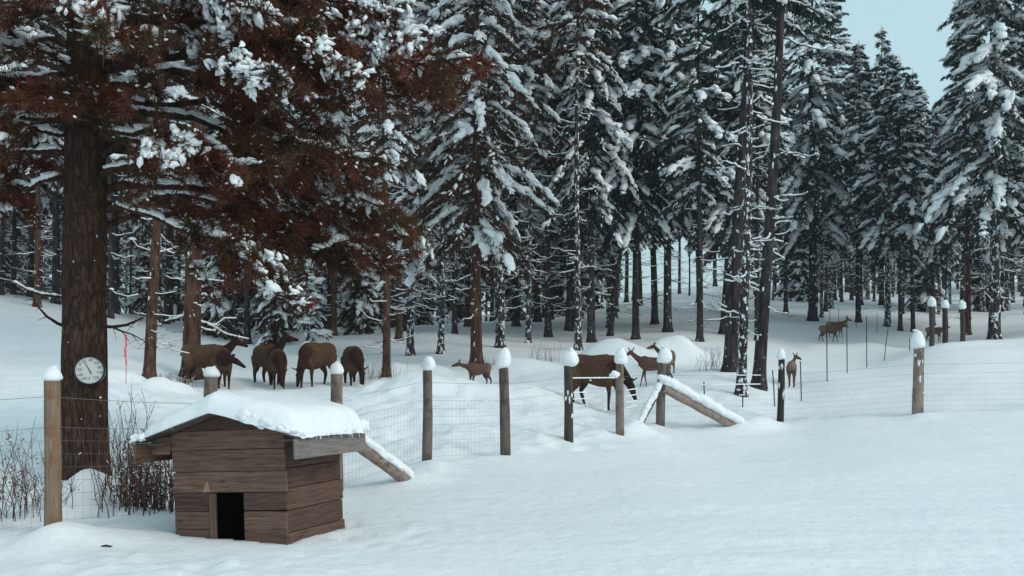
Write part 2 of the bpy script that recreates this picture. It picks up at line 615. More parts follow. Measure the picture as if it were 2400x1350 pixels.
def ground(x, y):
    x, y = np.asarray(x, float), np.asarray(y, float)
    shp = x.shape
    x, y = x.ravel(), y.ravel()
    z = np.empty(len(x))
    for s in range(0, len(x), 20000):
        e = slice(s, s + 20000)
        q = _uv(x[e], y[e])
        kk = _k(((q[:, None] - _c[None]) ** 2).sum(-1))
        z[e] = (kk @ _w[:len(_c)] + _w[len(_c)] + q @ _w[len(_c) + 1:]) * (np.clip(y[e], 2, 260) + 5)
    z = np.where(y < 3, z * np.clip((y + 6) / 9, 0, 1), z)
    for mx, my, sx, sy, h in MOUNDS:
        k = np.where((np.abs(x - mx) < 4 * sx) & (np.abs(y - my) < 4 * sy))[0]
        z[k] += h * np.exp(-((x[k] - mx) / sx) ** 2 / 2 - ((y[k] - my) / sy) ** 2 / 2)
    for mx, my, s_, h in PITS:
        k = np.where((np.abs(x - mx) < 4 * s_) & (np.abs(y - my) < 4 * s_))[0]
        z[k] += h * np.exp(-((x[k] - mx) ** 2 + (y[k] - my) ** 2) / (2 * s_ * s_))
    far = np.clip((y - 14) / 8, 0, 1) * np.clip((60 - y) / 20, 0.3, 1)
    beyond = 1 / (1 + np.exp(-((y - 20.6) - np.where(x < 3.4, (x - 3.4) * 1.56, (x - 3.4) * 0.1)) * 2.5))   # far side of the fence
    z += 0.055 * noise2(x, y, 0.45, 0.5, 1) + 0.022 * noise2(x, y, 1.1, 1.5, 2)
    z += 0.018 * noise2(x, y, 0.9, 3.8, 4) * np.clip((12 - y) / 6 + 0.5, 0.2, 1)
    z += beyond * (0.09 * noise2(x, y, 1.6, 1.5, 5) + 0.06 * noise2(x, y, 3.6, 3.3, 6) + 0.025 * noise2(x, y, 8.0, 7.0, 7)) * (0.35 + 0.65 * np.clip((26 - y) / 4, 0, 1)) * np.clip((6 - x) / 3 + 0.3, 0.25, 1)
    z += far * 0.05 * noise2(x, y, 0.8, 0.8, 8)
    near = np.clip((8.2 - y) / 1.0, 0, 1) * np.clip((-0.6 - x) / 1.5, 0, 1)
    z += near * (0.022 * noise2(x, y, 4.0, 5.0, 9) + 0.012 * noise2(x, y, 9.0, 10.0, 10))
    c19, s19 = math.cos(math.radians(-19)), math.sin(math.radians(-19))
    hx, hy = (x + 2.03) * c19 + (y - 8.09) * s19, -(x + 2.03) * s19 + (y - 8.09) * c19
    z = np.where((hx > -1.30) & (hx < -0.06) & (hy > 0.03) & (hy < 1.04), z - 0.25, z)   # bare hollow inside the dog house
    return z.reshape(shp)


def gz(x, y):
    return float(ground(np.array([x]), np.array([y]))[0])


def hit(px, py, y0=20.0, y1=140.0):
    """where the ray through a photo pixel meets the snow"""
    Y = np.linspace(y0, y1, 1200)
    x = (px - CX) / F * Y
    d = (EYE - (py - HY) / F * Y) - ground(x, Y)
    k = np.where(d <= 0)[0]
    i = k[0] if len(k) else int(np.argmin(np.abs(d)))
    return float(x[i]), float(Y[i]), float(ground(x[i:i + 1], Y[i:i + 1])[0])


Yr = np.concatenate([np.linspace(-40, 1.5, 14)[:-1], np.exp(np.linspace(math.log(4.5), math.log(133), 405)) - 3.0, np.linspace(136, 700, 24)])
uc = np.concatenate([-np.geomspace(14, 0.80, 22)[:-1], np.linspace(-0.78, 0.78, 510), np.geomspace(0.80, 14, 22)[1:]])
YY, UU = np.meshgrid(Yr, uc, indexing='ij')
XX = UU * (np.maximum(YY, 0) + 6.0)
ZZ = ground(XX, YY)
g = MB()
nr, nc = YY.shape
ii = (np.arange(nr - 1)[:, None] * nc + np.arange(nc - 1)[None]).ravel()
g.add(np.stack([XX, YY, ZZ], -1).reshape(-1, 3), np.stack([ii, ii + 1, ii + nc + 1, ii + nc], 1))
gr = link('ground', g.mesh('ground', M_GROUND), kind='structure', label='snow covered ground with drifts and animal tracks')

# ------------------------------------------------------------------ conifers
NEEDLE, WOOD = 0, 1


def blades(mb, base, d, ln, wd, g, mat=NEEDLE):
    """needle blades: narrow triangles"""
    n = len(base)
    r = g.normal(size=(n, 3))
    w = np.cross(d, r)
    w /= np.linalg.norm(w, axis=1, keepdims=True) + 1e-9
    w = w * (wd[:, None] * 0.5)
    V = np.stack([base - w, base + w, base + d * ln[:, None]], 1).reshape(-1, 3)
    mb.add(V, np.arange(n * 3).reshape(-1, 3), mat)


def unit(v):
    return v / (np.linalg.norm(v, axis=-1, keepdims=True) + 1e-9)


def bough(nb, sb, p0, az, L, e0, droop, g, snow=1.0, dens=1.0, nl=0.2, fine=False, hang=0.3):
    K = 7
    s = np.linspace(0, 1, K)
    az_s = az + g.normal() * 0.15 * s
    hor = np.stack([np.cos(az_s), np.sin(az_s)], 1)
    pts = np.empty((K, 3))
    pts[:, :2] = p0[:2] + hor * (L * s * (1 - 0.12 * droop * s))[:, None]
    pts[:, 2] = p0[2] + L * (math.tan(e0) * s - droop * s ** 1.7)
    tube(nb, pts, np.linspace(0.016 + 0.012 * L, 0.008, K), 3, WOOD, cap=False)
    heavy = g.uniform() < 0.55 * snow
    nt_ = max(8, int(L * 21 * dens))
    st = np.sqrt(g.uniform(0.02, 1, nt_))
    b = np.stack([np.interp(st, s, pts[:, i]) for i in range(3)], 1)
    tn = unit(np.gradient(pts, axis=0))
    ax = unit(np.stack([np.interp(st, s, tn[:, i]) for i in range(3)], 1))
    lat = unit(np.cross(ax, np.array([0, 0, 1.0])))
    sd_ = g.choice([-1, 1], nt_)[:, None]
    td = unit(ax * g.uniform(0.4, 1.0, (nt_, 1)) + lat * sd_ * g.uniform(0.15, 0.9, (nt_, 1)) + np.array([0, 0, -1.0]) * g.uniform(0.0, 2.6 * hang, (nt_, 1)))
    tl = (0.18 + 0.34 * L / 3.0) * (1.15 - 0.6 * st) * g.uniform(0.5, 1.3, nt_)
    m = 7 if fine else 6
    fr = np.tile(np.linspace(0.1, 1.0, m), nt_)
    bi = np.repeat(np.arange(nt_), m)
    base = b[bi] + td[bi] * (tl[bi] * fr)[:, None] - np.array([0, 0, 0.02])
    d = unit(td[bi] + g.normal(size=(len(bi), 3)) * 0.45 - np.array([0, 0, 0.25]))
    blades(nb, base, d, nl * g.uniform(0.6, 1.3, len(bi)), np.full(len(bi), 0.036 if fine else 0.060), g)
    if snow <= 0:
        return
    # snow pads along the bough: thick on some, thin and broken on the rest
    k = max(2, int(L / (0.155 if heavy else 0.22)))
    ss = np.linspace(0.30, 1.0, k) + g.normal(size=k) * 0.03
    ss = np.clip(ss, 0.1, 1.02)
    run = noise3(np.stack([ss * L * 1.1, np.full(k, g.uniform(0, 99)), np.zeros(k)], 1), 11)
    keep = run > ((-0.35 if heavy else 0.30) - 0.25 * (snow - 1))
    ss = ss[keep]
    if len(ss):
        c = np.stack([np.interp(ss, s, pts[:, i]) for i in range(3)], 1)
        a_ = np.stack([np.interp(ss, s, tn[:, i]) for i in range(3)], 1)
        r = (g.uniform(0.085, 0.19, len(ss)) if heavy else g.uniform(0.035, 0.08, len(ss))) * (0.5 + 0.65 * np.sin(np.pi * np.clip(ss, 0, 1) ** 1.1 * 0.85))
        c = c + np.array([0, 0, 1.0]) * (r * 0.4)[:, None] + g.normal(size=c.shape) * (r * 0.35)[:, None]
        lumps(sb, c, unit(a_ + g.normal(size=c.shape) * 0.25), np.stack([r * g.uniform(1.2, 2.4, len(ss)), r * 1.1, r * 0.75], 1), 2, 0.6, g=g)
    q = g.uniform(size=nt_) < (0.40 if heavy else 0.10) * snow
    if q.any():
        n_ = int(q.sum())
        r = g.uniform(0.025, 0.075, n_)
        lumps(sb, b[q] + td[q] * (tl[q] * g.uniform(0.2, 0.95, n_))[:, None] + np.array([0, 0, 0.02]), td[q], np.stack([r * g.uniform(1.4, 2.8, n_), r * 0.9, r * 0.7], 1), 1, 0.5, g=g)


def dead_branch(nb, sb, p0, az, L, g, snow=0.8, up=0.5):
    K = 7
    s = np.linspace(0, 1, K)
    e = g.uniform(-0.35, 0.15)
    pts = np.empty((K, 3))
    az_s = az + g.normal() * 0.5 * s ** 2
    pts[:, 0] = p0[0] + np.cos(az_s) * L * s
    pts[:, 1] = p0[1] + np.sin(az_s) * L * s
    pts[:, 2] = p0[2] + L * (e * s - 0.25 * s + up * g.uniform(0.2, 1.0) * s ** 2.4)
    pts[1:] += g.normal(size=(K - 1, 3)) * 0.02 * L
    tube(nb, pts, np.linspace(0.012 + 0.009 * L, 0.005, K), 3, WOOD, cap=False)
    for _ in range(int(2 + 2.5 * L)):
        i = g.integers(2, K)
        d = unit(np.array([math.cos(az + g.choice([-1, 1]) * 0.8), math.sin(az + g.choice([-1, 1]) * 0.8), g.uniform(-0.5, 0.5)]))
        tube(nb, np.array([pts[i], pts[i] + d * L * 0.15, pts[i] + d * L * g.uniform(0.2, 0.32) + np.array([0, 0, 0.03])]), np.array([0.008, 0.006, 0.003]), 3, WOOD, cap=False)
    if g.uniform() < snow:
        i0 = g.integers(0, 3)
        i1 = g.integers(5, K + 1)
        r = g.uniform(0.014, 0.03) + 0.005 * L
        seg = pts[i0:i1] + np.array([0, 0, r * 0.8])
        tube(sb, seg, r * (0.7 + 0.5 * g.uniform(size=len(seg))) * np.linspace(1, 0.6, len(seg)), 5, 0)
        c = seg[g.integers(0, len(seg), 3)]
        lumps(sb, c, unit(np.array([math.cos(az), math.sin(az), 0])), np.stack([np.full(3, r * 3), np.full(3, r * 1.4), np.full(3, r * 1.2)], 1), 1, 0.5, g=g)


def trunk_mesh(H, r0, g, lean=0.0, sides=10, rings=14, mat=0, flare=0.5):
    mb = MB()
    z = np.concatenate([[-0.5, 0.0, 0.25, 0.6], np.linspace(1.2, H, rings)])
    r = r0 * (1 - z / H * 0.93) * (1 + flare * np.exp(-np.clip(z, 0, None) / 0.22))
    r = np.clip(r, 0.012, None)
    p = np.stack([0.06 * np.sin(z * 0.35 + g.uniform(0, 6)) + lean * z, 0.06 * np.cos(z * 0.3 + g.uniform(0, 6)), z], 1)
    p[:, :2] -= p[1, :2]
    tube(mb, p, r, sides, 0)
    return mb, p


def conifer(name, seed, H, cb, R, r0, e_top=0.5, e_bot=-0.1, droop=0.45, snow=1.0, dens=1.0, whorl=0.42, nbr=5, n_dead=16, dead_len=(0.5, 1.4), fine=False, shape=0.8, hang=0.3, lean=0.0, cut=None, dead_top=None, dead_bot=0.9):
    """returns meshes trunk, crown (needles and boughs), snow"""
    g = np.random.default_rng(seed)
    tm, axis = trunk_mesh(H, r0, g, lean)
    nb, sb = MB(), MB()
    top = H if cut is None else min(H, cut)

    def at(z):
        return np.array([np.interp(z, axis[:, 2], axis[:, 0]), np.interp(z, axis[:, 2], axis[:, 1]), z])
    z = cb
    while z < top - 0.25:
        t = (z - cb) / (H - cb)
        for k in range(nbr if t < 0.8 else 4):
            az = g.uniform(0, 2 * np.pi)
            if g.uniform() < 0.12:
                continue
            L = R * (1 - t) ** shape * g.uniform(0.4, 1.2) * (0.72 + 0.28 * min(1, t * 8)) + 0.15
            bough(nb, sb, at(z + g.uniform(-0.2, 0.2)), az, L, e_bot + (e_top - e_bot) * t, droop * g.uniform(0.7, 1.3), g, snow * g.uniform(0.55, 1.25), dens, fine=fine, hang=hang)
        z += whorl * g.uniform(0.8, 1.2) * (1 - 0.35 * t)
    for _ in range(n_dead):
        dz = g.uniform(dead_bot, dead_top or (cb + 1.0))
        dead_branch(nb, sb, at(dz), g.uniform(0, 2 * np.pi), g.uniform(*dead_len), g)
    # snow stuck to the bark
    for _ in range(26):
        zz = g.uniform(0.2, min(top, cb + 3))
        a = g.uniform(2.4, 4.4)
        rr = np.interp(zz, [0, H], [r0, 0.02])
        lumps(sb, at(zz) + rr * 0.95 * np.array([math.cos(a), math.sin(a), 0]), np.array([0, 0, 1.0]), np.array([g.uniform(0.04, 0.10), 0.05, 0.03]), 1, 0.5, g=g)
    return dict(trunk=tm.mesh(name + '_trunk', M_BARK_DARK), crown=nb.mesh(name + '_crown', [M_GREEN, M_BARK_DARK], smooth=False), snow=sb.mesh(name + '_snow', M_SNOW), H=H)


VAR = {
    'spruce': conifer('spruce', 11, 22, 6.0, 2.9, 0.20, droop=0.65, snow=1.0, nbr=6, dens=1.1),
    'spruce_b': conifer('spruce_b', 12, 24, 7.0, 2.8, 0.21, droop=0.75, snow=1.15, nbr=6, dens=1.0),
    'fir': conifer('fir', 13, 21, 7.5, 2.5, 0.17, e_bot=-0.05, droop=0.5, snow=0.95, nbr=6, n_dead=24),
    'pine': conifer('pine', 14, 25, 9.0, 3.0, 0.24, e_top=0.6, e_bot=0.1, droop=0.35, snow=0.8, nbr=5, shape=0.5, n_dead=34, dead_len=(0.6, 2.0)),
    'tall_pine': conifer('tall_pine', 15, 26, 10.5, 2.6, 0.22, e_top=0.6, e_bot=0.05, droop=0.45, snow=0.85, shape=0.45, n_dead=44, dead_len=(0.5, 1.8)),
    'wide': conifer('wide', 16, 23, 5.6, 3.5, 0.26, droop=0.6, snow=1.15, nbr=6, dens=1.15, fine=True, shape=0.75),
    'bare': conifer('bare', 17, 22, 13.0, 2.0, 0.16, droop=0.4, snow=0.8, n_dead=56, dead_len=(0.3, 1.35), dead_top=14.0, dead_bot=2.0),
    'twiggy': conifer('twiggy', 23, 21, 10.0, 2.2, 0.15, droop=0.5, snow=0.9, n_dead=110, dead_len=(0.5, 2.2), dead_top=13.0, dead_bot=2.5),
    'sapling': conifer('sapling', 18, 4.5, 0.5, 1.1, 0.06, droop=0.65, snow=0.65, whorl=0.24, nbr=6, n_dead=0),
    'frosted': conifer('frosted', 31, 20, 3.6, 1.7, 0.15, droop=0.45, snow=1.75, dens=0.5, nbr=6, n_dead=70, dead_len=(0.4, 1.5), dead_bot=1.8),
    'pole': conifer('pole', 29, 21, 11.5, 2.0, 0.125, droop=0.5, snow=0.7, nbr=5, n_dead=44, dead_len=(0.3, 1.1), dead_top=13.0, dead_bot=2.5),
    'brush_fir': conifer('brush_fir', 27, 6.0, 0.4, 1.5, 0.07, droop=0.6, snow=0.38, whorl=0.26, nbr=6, n_dead=0),
    'snow_sapling': conifer('snow_sapling', 19, 4.0, 0.5, 0.9, 0.05, droop=0.25, snow=1.6, whorl=0.4, nbr=5, n_dead=8, dens=0.35, dead_len=(0.3, 0.8), dead_top=3.0),
}


def set_mat(o, i, m):
    o.material_slots[i].link = 'OBJECT'
    o.material_slots[i].material = m


def tree(var, name, label, x, y, z, s=1.0, rz=0.0, hs=1.0, needles=M_GREEN, bark=M_BARK_DARK, group=None, tilt=0.0):
    v = VAR[var]
    t = thing(name, label, 'tree', (x, y, z), rz, group)
    t.scale = (s, s, s * hs)
    if tilt:
        t.rotation_euler = Matrix.Rotation(tilt, 3, 'Y').to_euler()
        t.rotation_euler.z += 0.0
    a = link('trunk', v['trunk'], t)
    set_mat(a, 0, bark)
    b = link('crown', v['crown'], t, 'stuff')
    set_mat(b, 0, needles)
    set_mat(b, 1, bark)
    link('snow_load', v['snow'], t, 'stuff')
    return t


# px, base row, distance (None = where the ray meets the snow), variant, scale, needles, bark, tilt, name, label
G, REFL = M_GREEN, M_REFL_NEEDLES
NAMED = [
    (350, 893, 24.5, 'pine', 0.66, REFL, M_BARK_BROWN, 0.03, 'conifer_tree', 'slim brown trunk to the right of the pine with the dial thermometer'),
    (448, 900, 28.0, 'pine', 1.15, REFL, M_BARK_BROWN, 0.012, 'conifer_tree', 'thick brown trunk behind the rump of the elk looking out to the right'),
    (905, 887, 28.5, 'tall_pine', 0.62, REFL, M_BARK_BROWN, 0.0, 'conifer_tree', 'slender brown trunk standing alone right of the four grazing elk'),
    (1117, 853, 33.0, 'wide', 0.88, REFL, M_BARK_BROWN, 0.0, 'conifer_tree', 'big brown conifer with a thick bare trunk right behind the small deer facing left'),
    (1172, 815, None, 'tall_pine', 0.9, REFL, M_BARK_SNOWY, 0.0, 'conifer_tree', 'snow speckled trunk just right of the thick brown trunk in the middle'),
    (1033, 836, None, 'fir', 0.85, REFL, M_BARK_SNOWY, 0.0, 'conifer_tree', 'thin trunk with snow stuck down one side, left of the thick brown middle trunk'),
    (1355, 820, None, 'bare', 1.0, REFL, M_BARK_SNOWY, 0.0, 'conifer_tree', 'bare snow speckled trunk above the big elk that grazes at the fence'),
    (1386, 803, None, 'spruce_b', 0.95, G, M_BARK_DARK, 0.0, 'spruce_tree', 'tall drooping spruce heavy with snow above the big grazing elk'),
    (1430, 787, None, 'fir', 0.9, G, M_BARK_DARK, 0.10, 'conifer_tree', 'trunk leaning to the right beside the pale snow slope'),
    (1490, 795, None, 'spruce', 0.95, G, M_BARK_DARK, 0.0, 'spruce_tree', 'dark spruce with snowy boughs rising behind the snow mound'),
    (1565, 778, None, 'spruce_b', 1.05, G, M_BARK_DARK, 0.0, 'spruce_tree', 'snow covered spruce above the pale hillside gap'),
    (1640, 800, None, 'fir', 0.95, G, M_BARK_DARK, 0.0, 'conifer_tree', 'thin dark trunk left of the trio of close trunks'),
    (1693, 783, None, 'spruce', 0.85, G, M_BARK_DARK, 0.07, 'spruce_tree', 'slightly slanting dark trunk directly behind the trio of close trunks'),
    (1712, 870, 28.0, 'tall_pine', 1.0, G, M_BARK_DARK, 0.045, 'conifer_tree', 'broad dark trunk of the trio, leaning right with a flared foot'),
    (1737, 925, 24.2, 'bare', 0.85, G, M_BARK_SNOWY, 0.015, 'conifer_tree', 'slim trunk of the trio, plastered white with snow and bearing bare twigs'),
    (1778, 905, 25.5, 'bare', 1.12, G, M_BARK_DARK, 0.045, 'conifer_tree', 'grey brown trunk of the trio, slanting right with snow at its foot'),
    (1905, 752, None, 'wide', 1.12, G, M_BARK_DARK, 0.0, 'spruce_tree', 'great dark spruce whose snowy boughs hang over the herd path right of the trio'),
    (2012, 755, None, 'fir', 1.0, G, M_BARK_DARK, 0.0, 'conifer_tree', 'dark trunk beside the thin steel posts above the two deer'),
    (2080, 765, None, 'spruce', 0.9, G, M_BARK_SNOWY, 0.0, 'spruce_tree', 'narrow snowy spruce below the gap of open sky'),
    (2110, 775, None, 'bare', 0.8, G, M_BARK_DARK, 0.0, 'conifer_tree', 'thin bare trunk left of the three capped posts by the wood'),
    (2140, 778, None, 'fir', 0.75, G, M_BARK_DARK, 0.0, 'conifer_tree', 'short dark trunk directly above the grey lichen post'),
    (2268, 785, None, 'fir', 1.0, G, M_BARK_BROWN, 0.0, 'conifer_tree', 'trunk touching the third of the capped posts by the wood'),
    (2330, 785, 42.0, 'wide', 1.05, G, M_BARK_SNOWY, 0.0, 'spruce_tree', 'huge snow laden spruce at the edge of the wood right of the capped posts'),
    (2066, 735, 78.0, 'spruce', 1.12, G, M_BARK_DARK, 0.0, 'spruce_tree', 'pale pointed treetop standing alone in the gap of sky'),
    (550, 800, None, 'fir', 0.85, REFL, M_BARK_DARK, 0.0, 'conifer_tree', 'dark trunk rising behind the raised head of the elk looking out to the right'),
    (580, 806, None, 'spruce', 0.8, REFL, M_BARK_DARK, 0.0, 'spruce_tree', 'dark trunk between the elk pair with raised heads'),
    (782, 786, None, 'spruce', 0.85, REFL, M_BARK_BROWN, 0.0, 'spruce_tree', 'brown trunk above the rump of the elk standing between the pairs'),
    (935, 797, None, 'tall_pine', 0.8, REFL, M_BARK_BROWN, 0.0, 'conifer_tree', 'brown trunk just behind the slender lone trunk'),
    (962, 800, 37.0, 'frosted', 1.05, REFL, M_BARK_SNOWY, 0.0, 'conifer_tree', 'pale tree of fine snow lined twigs right of the slender lone trunk'),
    (1066, 782, None, 'twiggy', 0.9, REFL, M_BARK_DARK, 0.0, 'conifer_tree', 'thin twiggy trunk between the two trunks left of the middle'),
    (1238, 803, None, 'twiggy', 0.95, REFL, M_BARK_SNOWY, 0.0, 'conifer_tree', 'thin grey trunk with a flared foot above the dry weed stalks'),
    (1285, 790, None, 'tall_pine', 0.9, REFL, M_BARK_DARK, 0.0, 'conifer_tree', 'dark trunk right of the thin grey trunk above the weed stalks'),
    (130, 712, None, 'tall_pine', 0.9, REFL, M_BARK_DARK, 0.0, 'conifer_tree', 'dark trunk at the wood edge just left of the near pine'),
    (722, 800, 38.0, 'snow_sapling', 1.0, REFL, M_BARK_DARK, 0.0, 'young_tree', 'small white crusted sapling behind the elk with upright ears'),
    (645, 790, 41.0, 'sapling', 1.05, REFL, M_BARK_DARK, 0.0, 'young_tree', 'young snowy fir behind the raised heads of the elk'),
    (845, 765, 46.0, 'sapling', 1.2, REFL, M_BARK_DARK, 0.0, 'young_tree', 'young dark fir behind the elk seen from the front'),
    (505, 775, 43.0, 'sapling', 1.15, REFL, M_BARK_DARK, 0.0, 'young_tree', 'young snow flecked fir between the thick trunk and the wood edge'),
]
skyx = np.array([-400, 1985, 2010, 2040, 2100, 2150, 2200, 2240, 2270, 3200])
skyy = np.array([-900, -900, 90, 110, 120, 170, 240, 190, -900, -900])
TREES = []
tr = np.random.default_rng(21)
for (px, py, Y, var, s, nd, bk, tilt, nm, lab) in NAMED:
    if Y is None:
        x, y, z = hit(px, py, 37.0)
    else:
        x, y = (px - CX) / F * Y, Y
        z = gz(x, y)
    hs = 1.0
    if 1995 < px < 2250 and px != 2066:
        hs = min(1.0, (EYE + (HY - np.interp(px, skyx, skyy)) * y / F - z) / (VAR[var]['H'] * s))
    tree(var, nm, lab, x, y, z, s, tr.uniform(0, 6.28), hs, nd, bk, None, tilt)
    TREES.append((x, y))

# the wood behind: one group, trees nothing tells apart
cnt = 0
tries = 0
while cnt < 285 and tries < 14000:
    tries += 1
    Y = 43 + 100 * tr.uniform() ** 1.35
    px = tr.uniform(-330, 2730)
    x = (px - CX) / F * Y
    if any((x - a) ** 2 + (Y - b) ** 2 < (1.7 + 0.010 * Y) ** 2 for a, b in TREES):
        continue
    if 1490 < px < 1690 and Y > 47 and tr.uniform() < 0.5:
        continue
    if 1790 < px < 2150 and Y < 55:
        continue
    if 2150 < px < 2420 and Y < 53:
        continue
    z = gz(x, Y)
    var = tr.choice(['spruce', 'spruce_b', 'fir', 'pine', 'tall_pine', 'wide', 'twiggy', 'pole', 'pole'] if px > 1000 else ['spruce', 'fir', 'pine', 'tall_pine', 'pole', 'pole', 'twiggy'])
    s = tr.uniform(0.78, 1.12)
    topy = HY - (z + VAR[var]['H'] * s - EYE) * F / Y
    lim = np.interp(px, skyx, skyy)
    if topy < lim:
        s = (EYE + (HY - lim) * Y / F - z) / VAR[var]['H'] * tr.uniform(0.9, 1.0)
        if s < 0.45:
            continue
    tinted = px < 1000 or (px < 1330 and tr.uniform() < 0.6)
    tree(var, 'forest_tree', 'dark snow laden conifer deep in the wood behind the clearing', x, Y, z, s, tr.uniform(0, 6.28), 1.0, REFL if tinted else G,
         [M_BARK_BROWN, M_BARK_DARK, M_BARK_SNOWY][tr.choice(3, p=[0.35, 0.45, 0.2])] if tinted else [M_BARK_DARK, M_BARK_SNOWY][tr.choice(2, p=[0.7, 0.3])],
         'conifers of the wood behind the clearing', tr.normal() * 0.012)
    TREES.append((x, Y))
    cnt += 1

cnt = 0
for _ in range(4000):                                   # young firs under the tall trees
    if cnt >= 34:
        break
    Y = tr.uniform(46, 85)
    px = tr.uniform(-250, 1420) if tr.uniform() < 0.8 else tr.uniform(1700, 2600)
    x = (px - CX) / F * Y
    if any((x - a) ** 2 + (Y - b) ** 2 < 1.6 ** 2 for a, b in TREES):
        continue
    if px > 1700 and Y < 62:
        continue
    tree('brush_fir', 'young_fir', 'young dark fir growing under the tall conifers deep in the wood', x, Y, gz(x, Y), tr.uniform(0.7, 1.5), tr.uniform(0, 6.28), 1.0, REFL if px < 1300 else G, M_BARK_DARK, 'young firs under the tall conifers')
    TREES.append((x, Y))
    cnt += 1

# far wood that reads as one dark mass
fg = np.random.default_rng(77)
fw_ = MB()
n_ = 24000
fpx = fg.uniform(-900, 3300, n_)
keep = ~((fpx > 1455) & (fpx < 1730))
fpx = fpx[keep]
fY = fg.uniform(135, 175, len(fpx))
fx = (fpx - CX) / F * fY
fz = ground(fx, fY) + 1.5 + 19 * fg.uniform(size=len(fpx)) * (0.75 + 0.25 * noise2(fx, fY, 0.12, 0.12, 71))
fd = unit(fg.normal(size=(len(fpx), 3)) * np.array([1, 1, 0.4]) - np.array([0, 0, 0.5]))
blades(fw_, np.stack([fx, fY, fz], 1), fd, fg.uniform(0.9, 2.0, len(fpx)), fg.uniform(0.4, 0.9, len(fpx)), fg)
for k in range(420):
    q = fg.uniform(-900, 3300)
    if 1455 < q < 1730:
        continue
    y = fg.uniform(128, 160)
    x = (q - CX) / F * y
    z = gz(x, y)
    tube(fw_, np.array([[x, y, z - 0.5], [x, y, z + 9], [x + fg.normal() * 0.2, y, z + 20]]), np.array([0.24, 0.17, 0.04]), 5, 1, cap=False)
k = fg.integers(0, len(fpx), 1500)
lumps(fw_, np.stack([fx[k], fY[k] - 0.6, fz[k]], 1), np.array([1.0, 0, -0.3]), np.stack([fg.uniform(0.2, 0.6, 1500), np.full(1500, 0.2), np.full(1500, 0.14)], 1), 1, 0.5, mat=2, g=fg)
link('far_woods', fw_.mesh('far_woods', [M_GREEN, M_BARK_DARK, M_SNOW], smooth=False), kind='stuff', label='far dark conifer wood closing the view behind the nearer trunks')['category'] = 'wood'

# ------------------------------------------------------------------ the near pine
g = np.random.default_rng(5)
TX, TY = (196 - CX) / F * 11.0, 11.0
TZ = gz(TX, TY) - 0.1
np_ = thing('pine_tree', 'near pine with thick brown trunk, reflection-reddened needles and a dial thermometer on it', 'tree', (TX, TY, TZ))
zz = np.linspace(-0.3, 9.5, 130)
aa = np.linspace(0, 2 * np.pi, 56, endpoint=False)
Z2, A2 = np.meshgrid(zz, aa, indexing='ij')
rad = 0.262 - 0.009 * Z2 + 0.10 * np.exp(-np.clip(Z2, 0, None) / 0.35) * (0.7 + 0.3 * np.sin(A2 * 5 + 1))
q3 = np.stack([np.cos(A2) * 3.2, np.sin(A2) * 3.2, Z2 * 1.1], -1)
plate = noise3(q3 * np.array([1.6, 1.6, 1.0]), 31)
rad = rad + 0.018 * np.clip(np.abs(plate) * 2.2, 0, 1) + 0.010 * noise3(q3 * 2.6, 32) + 0.01 * noise3(q3 * 0.5, 33)
V = np.stack([np.cos(A2) * rad + 0.006 * Z2, np.sin(A2) * rad, Z2], -1)
n_ = len(aa)
i_ = np.arange(len(zz) - 1)[:, None] * n_
j_ = np.arange(n_)[None]
tmb = MB()
tmb.add(V.reshape(-1, 3), np.stack([i_ + j_, i_ + (j_ + 1) % n_, i_ + n_ + (j_ + 1) % n_, i_ + n_ + j_], -1).reshape(-1, 4))
link('trunk', tmb.mesh('near_trunk', M_PLATES), np_)
smb = MB()
for _ in range(12):
    z = g.uniform(0.2, 3.5)
    a = g.uniform(3.0, 6.2)
    r = 0.275 - 0.009 * z
    if abs(z - 1.45) < 0.35:
        continue
    lumps(smb, np.array([math.cos(a) * r + 0.006 * z, math.sin(a) * r, z]), np.array([0.2, 0, 1.0]), np.array([g.uniform(0.008, 0.025), 0.007, 0.006]), 2, 0.9, g=g)
link('bark_snow', smb.mesh('bark_snow', M_SNOW), np_, 'stuff')


def curve_pts(p0, az, L, e0, droop, K, g, wob=0.02):
    s = np.linspace(0, 1, K)
    a = az + g.normal() * 0.25 * s
    p = np.empty((K, 3))
    p[:, 0] = p0[0] + np.cos(a) * L * s
    p[:, 1] = p0[1] + np.sin(a) * L * s
    p[:, 2] = p0[2] + L * (math.tan(e0) * s - droop * s ** 1.8)
    p[1:] += g.normal(size=(K - 1, 3)) * wob * L
    return p


